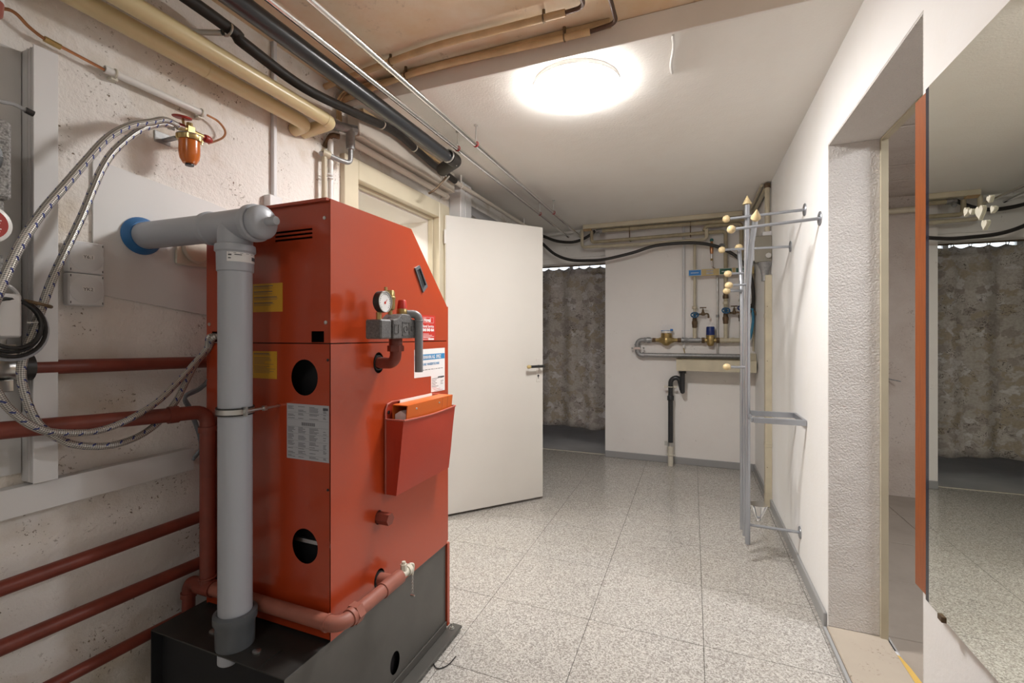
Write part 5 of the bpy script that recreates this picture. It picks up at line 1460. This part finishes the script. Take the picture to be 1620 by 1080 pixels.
# label strip
t = thing('label_strip', (0.215, 4.435, 1.73), 'ochre sign strip with blue and green labels across the risers', 'sign')
MB().bbox(-0.036, 0.492, 4.430, 4.434, 1.732, 1.792, 0.001).build('strip', M_ochre, t, smooth=False)
def sign(x0, x1, m, word, size, z0=1.739, z1=1.787, col=M_paper):
    b0 = MB().box(x0 - 0.004, x1 + 0.004, 4.4288, 4.4298, z0 - 0.003, z1 + 0.003).build('sign_border', M_signw, t, smooth=False)
    MB().box(x0, x1, 4.4280, 4.4287, z0, z1).build('sign_face', m, b0, smooth=False)
    q = MB()
    for k in range(word):
        w = (x1 - x0) * 0.66 / word
        q.box(x0 + (x1 - x0) * 0.17 + k * w, x0 + (x1 - x0) * 0.17 + (k + 0.72) * w, 4.4274, 4.4279, (z0 + z1) / 2 - size, (z0 + z1) / 2 + size * 0.6)
    q.build('printed_text', M_signw, b0, smooth=False)
sign(-0.033, 0.068, M_bluesign, 7, 0.004)
sign(0.222, 0.318, M_green, 5, 0.005)
sign(0.353, 0.450, M_green, 5, 0.005)
mb = MB()
for x, w, z, h in ((0.112, 0.058, 1.772, 0.010), (0.112, 0.058, 1.745, 0.012), (0.112, 0.056, 1.762, 0.003)):
    mb.box(x, x + w, 4.4285, 4.4299, z, z + h)
mb.build('faded_print', M_galv, t, smooth=False)

# trough with trap
t = thing('drain_trough', (0.18, 4.40, 0.88), 'beige metal drain trough under the water pipes', 'trough')
mb = MB()
TX0, TX1, TY0, TY1, TZ0, TZ1 = -0.136, 0.497, 4.300, 4.528, 0.884, 0.982
mb.box(TX0, TX1, TY0, TY0 + 0.002, TZ0, TZ1); mb.box(TX0, TX0 + 0.002, TY0 + 0.002, TY1, TZ0, TZ1); mb.box(TX1 - 0.002, TX1, TY0 + 0.002, TY1, TZ0, TZ1)
mb.box(TX0 + 0.002, TX1 - 0.002, TY0 + 0.002, TY1, TZ0, TZ0 + 0.002); mb.box(TX0 + 0.002, TX1 - 0.002, TY1 - 0.002, TY1, TZ0 + 0.002, TZ1)
mb.build('basin', M_beige, t, smooth=False)
mb = MB(); mb.box(TX0 - 0.003, TX1 + 0.003, TY0 - 0.003, TY0 + 0.004, TZ1, TZ1 + 0.004); mb.box(TX0 - 0.003, TX0 + 0.004, TY0 + 0.004, TY1, TZ1, TZ1 + 0.004)
mb.build('rim', M_olive, t, smooth=False)
t = thing('drain_trap', (-0.19, 4.42, 0.0), 'black plastic drain trap under the trough with cream floor pipe', 'drain')
DXa, DXb, DYc = -0.087, -0.190, 4.425
MB().lathe([(0.026, 0), (0.032, 0.002), (0.032, 0.028), (0.028, 0.032)], (DXa, DYc, 0.852), seg=22).build('top_nut', M_abs, t)
mb = MB().tube([(DXa, DYc - 0.02, 0.853), (DXa, DYc - 0.02, 0.690)], 0.0215, seg=20); mb.ball((DXa, DYc - 0.02, 0.690), 0.0215)
mb.tube([(DXa - 0.005, DYc, 0.70), (DXa - 0.03, DYc + 0.005, 0.82), (DXb, DYc + 0.005, 0.795), (DXb, DYc + 0.005, 0.62)], 0.0215, bend=0.05, seg=20)
mb.build('trap', M_abs, t)
MB().cyl((DXb, DYc + 0.005, 0.21), (DXb, DYc + 0.005, 0.66), 0.0225, 22).build('down_pipe', M_abs, t)
MB().lathe([(0.028, 0), (0.030, 0.004), (0.030, 0.040), (0.026, 0.045)], (DXb, DYc + 0.005, 0.600), seg=22).build('coupling', M_abs, t)
mb = MB().torus((DXb, DYc + 0.005, 0.725), (0, 0, 1), 0.0235, 0.004, 24, 6); mb.bbox(DXb - 0.055, DXb - 0.028, DYc - 0.004, DYc + 0.014, 0.716, 0.734, 0.002); mb.bbox(DXb + 0.028, DXb + 0.055, DYc - 0.004, DYc + 0.014, 0.716, 0.734, 0.002)
mb.cyl((DXb, DYc + 0.03, 0.725), (DXb, YF, 0.725), 0.006, 8); mb.build('pipe_clamp', M_offwhite, t)
MB().lathe([(0.025, 0), (0.025, 0.034), (0.022, 0.036)], (DXb, DYc + 0.005, 0.180), seg=22).build('hose_clip', M_steel, t)
mb = MB().box(DXb - 0.052, DXb - 0.026, DYc - 0.004, DYc + 0.004, 0.184, 0.226); mb.build('clip_screw', M_steel, t, smooth=False)
mb = MB().lathe([(0.024, 0), (0.024, 0.09), (0.028, 0.092), (0.028, 0.112), (0.026, 0.114), (0.026, 0.180)], (DXb, DYc + 0.005, 0.0), seg=22); mb.build('floor_pipe', M_offwhite, t)
mb = MB().torus((DXb, DYc + 0.005, 0.098), (0, 0, 1), 0.029, 0.003); mb.cyl((DXb - 0.045, DYc + 0.005, 0.098), (DXb + 0.045, DYc + 0.005, 0.098), 0.004, 8); mb.cyl((DXb, DYc + 0.03, 0.098), (DXb, YF, 0.098), 0.006, 8)
mb.build('wall_clamp', M_offwhite, t)

# black hoses
hp = [(-1.52, 4.40, 2.22)] + [(-1.424, 4.4, 2.136), (-1.284, 4.4, 2.011), (-1.122, 4.4, 1.944), (-0.933, 4.4, 1.927), (-0.78, 4.4, 1.93), (-0.531, 4.4, 1.974), (-0.32, 4.4, 2.026), (-0.048, 4.4, 2.033), (0.146, 4.4, 2.001), (0.283, 4.4, 1.936), (0.382, 4.4, 1.853), (0.456, 4.4, 1.728), (0.48, 4.4, 1.608)] + [(0.488, 4.43, 1.50), (0.482, 4.46, 1.44)]
t = thing('long_hose', (-0.5, 4.40, 1.1), 'long black rubber hose looping across the far wall into a blue hose', 'hose')
MB().tube(spline(hp, 8), 0.0145, seg=14).build('black_hose', M_hose, t)
MB().tube(spline([(0.482, 4.46, 1.44), (0.488, 4.455, 1.33), (0.470, 4.45, 1.20), (0.450, 4.45, 1.14)], 8), 0.011, seg=12).build('blue_hose', M_bluehose, t)
hu = [(-1.53, 4.50, 2.255)] + [(-1.449, 4.5, 2.229), (-1.3, 4.5, 2.165), (-1.147, 4.5, 2.14), (-1.037, 4.5, 2.157), (-0.954, 4.5, 2.195)] + [(-0.90, 4.50, 2.235)]
tag(MB().tube(spline(hu, 8), 0.0145, seg=14).build('short_hose', M_hose), 'short black hose sagging under the ceiling at the chrome tube ends', 'hose')
# corner conduits
t = thing('corner_conduit', (0.49, 4.50, 1.05), 'thin beige conduit down the right corner of the far wall', 'conduit')
MB().cyl((0.497, 4.515, 1.06), (0.497, 4.515, ZC), 0.008, 12).build('tube_run', M_beige, t)
mb = MB()
for z in (1.52, 1.46): mb.cyl((0.44, 4.515, z), (0.497, 4.515, z), 0.003, 6)
mb.build('wire_clip', M_steel, t)

# mirror wall: upright trunk, junction box and conduits at y = 3.6
t = thing('upright_trunk', (0.49, 3.62, 0.0), 'cream upright cable trunk on the mirror wall behind the coat rack', 'cable duct')
MB().bbox(0.470, XR - 0.0005, 3.60, 3.66, 0.002, 1.62, 0.002).build('trunk', M_beige, t, smooth=False)
mb = MB()
for z in (0.28, 0.62, 1.02, 1.40): mb.lathe([(0.003, 0), (0.003, 0.001), (0, 0.0015)], (0.482, 3.5998, z), (0, -1, 0), 8)
mb.build('pin', M_bronze, t)
mb = MB()
for z in (0.42, 1.32): mb.bbox(0.468, 0.5125, 3.598, 3.662, z, z + 0.03, 0.002)
mb.build('cover_joint', M_beige, t, smooth=False)
t = thing('meter_junction_box', (0.46, 3.63, 1.57), 'grey metal junction box on the mirror wall behind the coat rack', 'junction box')
MB().bbox(0.405, XR - 0.001, 3.60, 3.70, 1.712, 1.895, 0.004).build('box', mat('grey_beige_enamel', (0.27, 0.25, 0.205), 0.4, metal=0.1), t, smooth=False)
MB().bbox(0.392, 0.4045, 3.605, 3.69, 1.722, 1.885, 0.003).build('side_lid', M_jbox, t, smooth=False)
MB().lathe([(0.022, 0.13), (0.022, 0.09), (0.030, 0.045), (0.048, 0.008), (0.050, 0.0)], (0.472, 3.640, 1.7115), (0, 0, -1), 22).build('cone_gland', M_galv, t)
MB().lathe([(0.018, 0.0), (0.018, 0.022), (0, 0.022)], (0.487, 3.5985, 1.752), (0, -1, 0), 8).build('lock_knob', M_steel, t, smooth=False)
MB().bbox(0.365, 0.402, 3.62, 3.67, 1.690, 1.725, 0.006).build('side_gland', M_galv, t, smooth=False)
MB().bbox(0.455, XR - 0.002, 3.61, 3.68, 1.896, 1.925, 0.002).build('top_fitting', M_jbox, t, smooth=False)
t = thing('beige_conduit', (0.49, 3.64, 1.92), 'beige conduit rising from the junction box to the ceiling', 'conduit')
MB().cyl((0.487, 3.64, 1.926), (0.487, 3.64, 2.262), 0.0165, 16).build('tube_run', M_beige, t)
MB().lathe([(0.02, 0), (0.02, 0.03), (0.0165, 0.032)], (0.487, 3.64, 2.235), seg=16).build('coupling', M_bronze, t)
MB().tube([(0.487, 3.64, 2.255), (0.487, 4.40, 2.255)], 0.0165, seg=14).build('ceiling_run', M_beige, t)
tag(MB().cyl((0.455, 3.66, 2.262), (0.455, 4.40, 2.262), 0.010, 12).build('thin_conduit', M_beige), 'thin beige conduit along the ceiling corner of the mirror wall', 'conduit')

# ================================================================== CURTAIN
t = thing('curtain_rod', (-1.2, 4.87, 1.94), 'dark curtain rod across the alcove opening', 'curtain rod')
MB().cyl((-2.35, 4.875, 1.958), (-0.12, 4.875, 1.962), 0.011, 14).build('rod', M_bronze, t)
NR = 20
for k in range(NR):
    x = -2.30 + k * 0.115
    MB().torus((x, 4.875, 1.947), (1, 0, 0), 0.020, 0.0028, 16, 6).build('ring', M_bronze, t)
mb = MB(); NX, NZ = 180, 24
for j in range(NZ + 1):
    for i in range(NX + 1):
        x = -2.30 + 2.185 * i / NX
        ph = (x + 2.30) / 0.115 * PI
        v = j / NZ
        top = 1.940 - 0.020 * abs(math.sin(ph))
        bot = 0.205 + 0.012 * math.sin(x * 2.3 + 0.6) - 0.006 * math.sin(11 * x)
        z = bot + (top - bot) * v
        y = 4.875 + (0.018 * math.sin(2 * ph * 0.5 + 0.7) + 0.022 * math.sin(x * 9.1 + 1.3) * (1 - 0.5 * v)) + 0.02 * math.sin(x * 23 + 2) * (1 - v) * 0.6
        mb.uv[len(mb.v)] = (x + 2.4, z * 0.999 / 1.0 * 0.49)
        mb.v.append(V(x, y, z))
for j in range(NZ):
    for i in range(NX):
        a = j * (NX + 1) + i
        mb.f.append((a, a + 1, a + NX + 2, a + NX + 1))
o = mb.build('curtain', M_curtain, angle=60)
for l in o.data.uv_layers[0].data: l.uv = (l.uv[0], l.uv[1] / 0.49)
md = o.modifiers.new('thickness', 'SOLIDIFY'); md.thickness = 0.0015
tag(o, 'grey-brown patchwork print curtain hanging in the alcove opening', 'curtain')

# ================================================================== COAT RACK
RXk = 0.265
t = thing('coat_rack', (0.40, 2.72, 0.10), 'silver tube wall coat rack with pale wooden balls', 'coat rack')
MB().tube(spline([(RXk, 2.785, 0.105), (RXk, 2.77, 0.6), (RXk, 2.745, 1.2), (RXk, 2.705, 1.6), (RXk, 2.672, 1.885)], 8), 0.0125, seg=16).build('upright_tube', M_alu, t)
MB().lathe([(0.022, 0), (0.0215, 0.004), (0, 0.048)], (RXk, 2.671, 1.885), seg=20).build('wood_cone', M_woodball, t)
MB().tube(spline([(RXk + 0.004, 2.690, 0.100), (RXk + 0.004, 2.685, 0.6), (RXk + 0.002, 2.672, 1.15), (RXk, 2.63, 1.42), (RXk, 2.50, 1.62), (RXk + 0.006, 2.39, 1.735)], 8), 0.0125, seg=16).build('upright_tube', M_alu, t)
MB().lathe([(0.012, 0), (0.0215, 0.012), (0.020, 0.022), (0, 0.058)], (RXk + 0.006, 2.39, 1.733), (0.05, -0.62, 0.78), 20).build('wood_cone', M_woodball, t)
MB().tube(spline([(RXk - 0.006, 2.870, 0.105), (RXk - 0.006, 2.866, 0.7), (RXk - 0.006, 2.868, 1.2), (RXk - 0.008, 2.90, 1.50), (RXk - 0.012, 2.975, 1.70)], 8), 0.0115, seg=16).build('upright_tube', M_alu, t)
MB().ball((RXk - 0.013, 2.985, 1.715), 0.022, 18, 10).build('wood_ball', M_woodball, t)
# wall arms with discs
for (bx, by, z, wy, wz) in ((0.176, 2.672, 1.818, 2.605, 1.815), (0.180, 2.392, 1.702, 2.318, 1.704), (0.168, 2.925, 1.698, 2.955, 1.698)):
    MB().cyl((bx, by, z), (XR - 0.004, wy, wz), 0.0072, 12).build('arm', M_alu, t)
    MB().lathe([(0.030, 0), (0.031, -0.002), (0.029, -0.005), (0, -0.006)], (XR - 0.0006, wy, wz), (1, 0, 0), 28).build('wall_disc', M_alu, t)
    MB().ball((bx - 0.010, by, z), 0.0195, 18, 10).build('wood_ball', M_woodball, t)
MB().cyl((RXk, 2.700, 0.198), (XR - 0.004, 2.712, 0.190), 0.0072, 12).build('arm', M_alu, t)
MB().lathe([(0.030, 0), (0.031, -0.002), (0.029, -0.005), (0, -0.006)], (XR - 0.0006, 2.712, 0.190), (1, 0, 0), 28).build('wall_disc', M_alu, t)
for (x, y, z, px) in ((0.190, 2.765, 1.537, 0.26), (0.187, 2.655, 1.463, 0.265), (0.190, 2.868, 1.452, 0.258), (0.180, 2.690, 1.030, 0.262)):
    MB().cyl((x, y, z), (px + 0.004, y, z), 0.0068, 12).build('peg', M_alu, t)
    MB().ball((x - 0.010, y, z), 0.018, 18, 10, 1.15).build('wood_ball', M_woodball, t)
mb = MB()
mb.bbox(0.282, XR - 0.002, 2.558, 2.572, 0.762, 0.790, 0.002)
mb.bbox(0.282, XR - 0.002, 2.780, 2.794, 0.762, 0.790, 0.002)
mb.bbox(XR - 0.016, XR - 0.002, 2.5725, 2.7795, 0.762, 0.790, 0.002); mb.bbox(0.268, 0.2815, 2.560, 2.80, 0.764, 0.788, 0.002)
mb.build('umbrella_frame', M_alu, t, smooth=False)
mb = MB().lathe([(0.043, 0.090), (0.046, 0.090), (0.046, 0.086), (0.010, 0.002), (0, 0), (0, 0.004), (0.008, 0.006)], (0.325, 2.745, 0.208), seg=26); mb.cyl((RXk, 2.745, 0.268), (0.295, 2.745, 0.268), 0.004, 8)
mb.build('drip_cup', M_chrome, t)

# ================================================================== MIRROR ON THE RIGHT WALL
t = thing('wall_mirror', (0.50, 0.5, 0.60), 'large wall mirror on an orange-brown wooden board', 'mirror')
MY0, MY1, MZ0, MZ1 = -0.35, 1.279, 0.606, 1.752
MB().bbox(0.4965, XR - 0.0006, MY0, 1.374, 0.604, 1.757, 0.001).build('wooden_board', M_wood, t, smooth=False)
MB().box(0.4865, 0.4960, MY0, MY1, MZ0, MZ1).build('mirror_glass', M_mirror, t, smooth=False)
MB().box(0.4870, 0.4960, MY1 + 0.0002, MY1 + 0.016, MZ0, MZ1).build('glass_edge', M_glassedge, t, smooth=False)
for y in (1.222, 0.2):
    MB().bbox(0.482, 0.510, y - 0.009, y + 0.009, MZ0 - 0.006, MZ0 + 0.006, 0.001).build('mirror_clip', M_bronze, t, smooth=False)

def heart(y, z, h, tilt, label):
    pts = []
    for k in range(28):
        a = 2 * PI * k / 28
        pts.append((16 * math.sin(a) ** 3 / 32 * 0.92, (13 * math.cos(a) - 5 * math.cos(2 * a) - 2 * math.cos(3 * a) - math.cos(4 * a)) / 29))
    ca, sa = math.cos(tilt), math.sin(tilt)
    pts = [(y + h * (p[0] * ca - p[1] * sa), z + h * (p[0] * sa + p[1] * ca)) for p in pts]
    tag(MB().prism(pts, 'x', 0.4835, 0.4864).build('heart_decoration', M_heart, smooth=False), label, 'decoration', 'cream hearts stuck on the mirror')
heart(1.127, 1.4355, 0.017, 0.5, 'cream heart on the mirror, farthest left of the cluster')
heart(1.110, 1.4315, 0.011, 0.0, 'tiniest cream heart on the mirror, left of the biggest one')
heart(1.083, 1.424, 0.026, 0.0, 'biggest cream heart in the middle of the mirror cluster')
heart(1.054, 1.440, 0.013, -0.1, 'topmost cream heart on the mirror')
heart(1.044, 1.419, 0.013, 0.5, 'cream heart on the mirror, farthest right of the cluster')
heart(1.068, 1.398, 0.018, 0.2, 'lowest cream heart on the mirror')
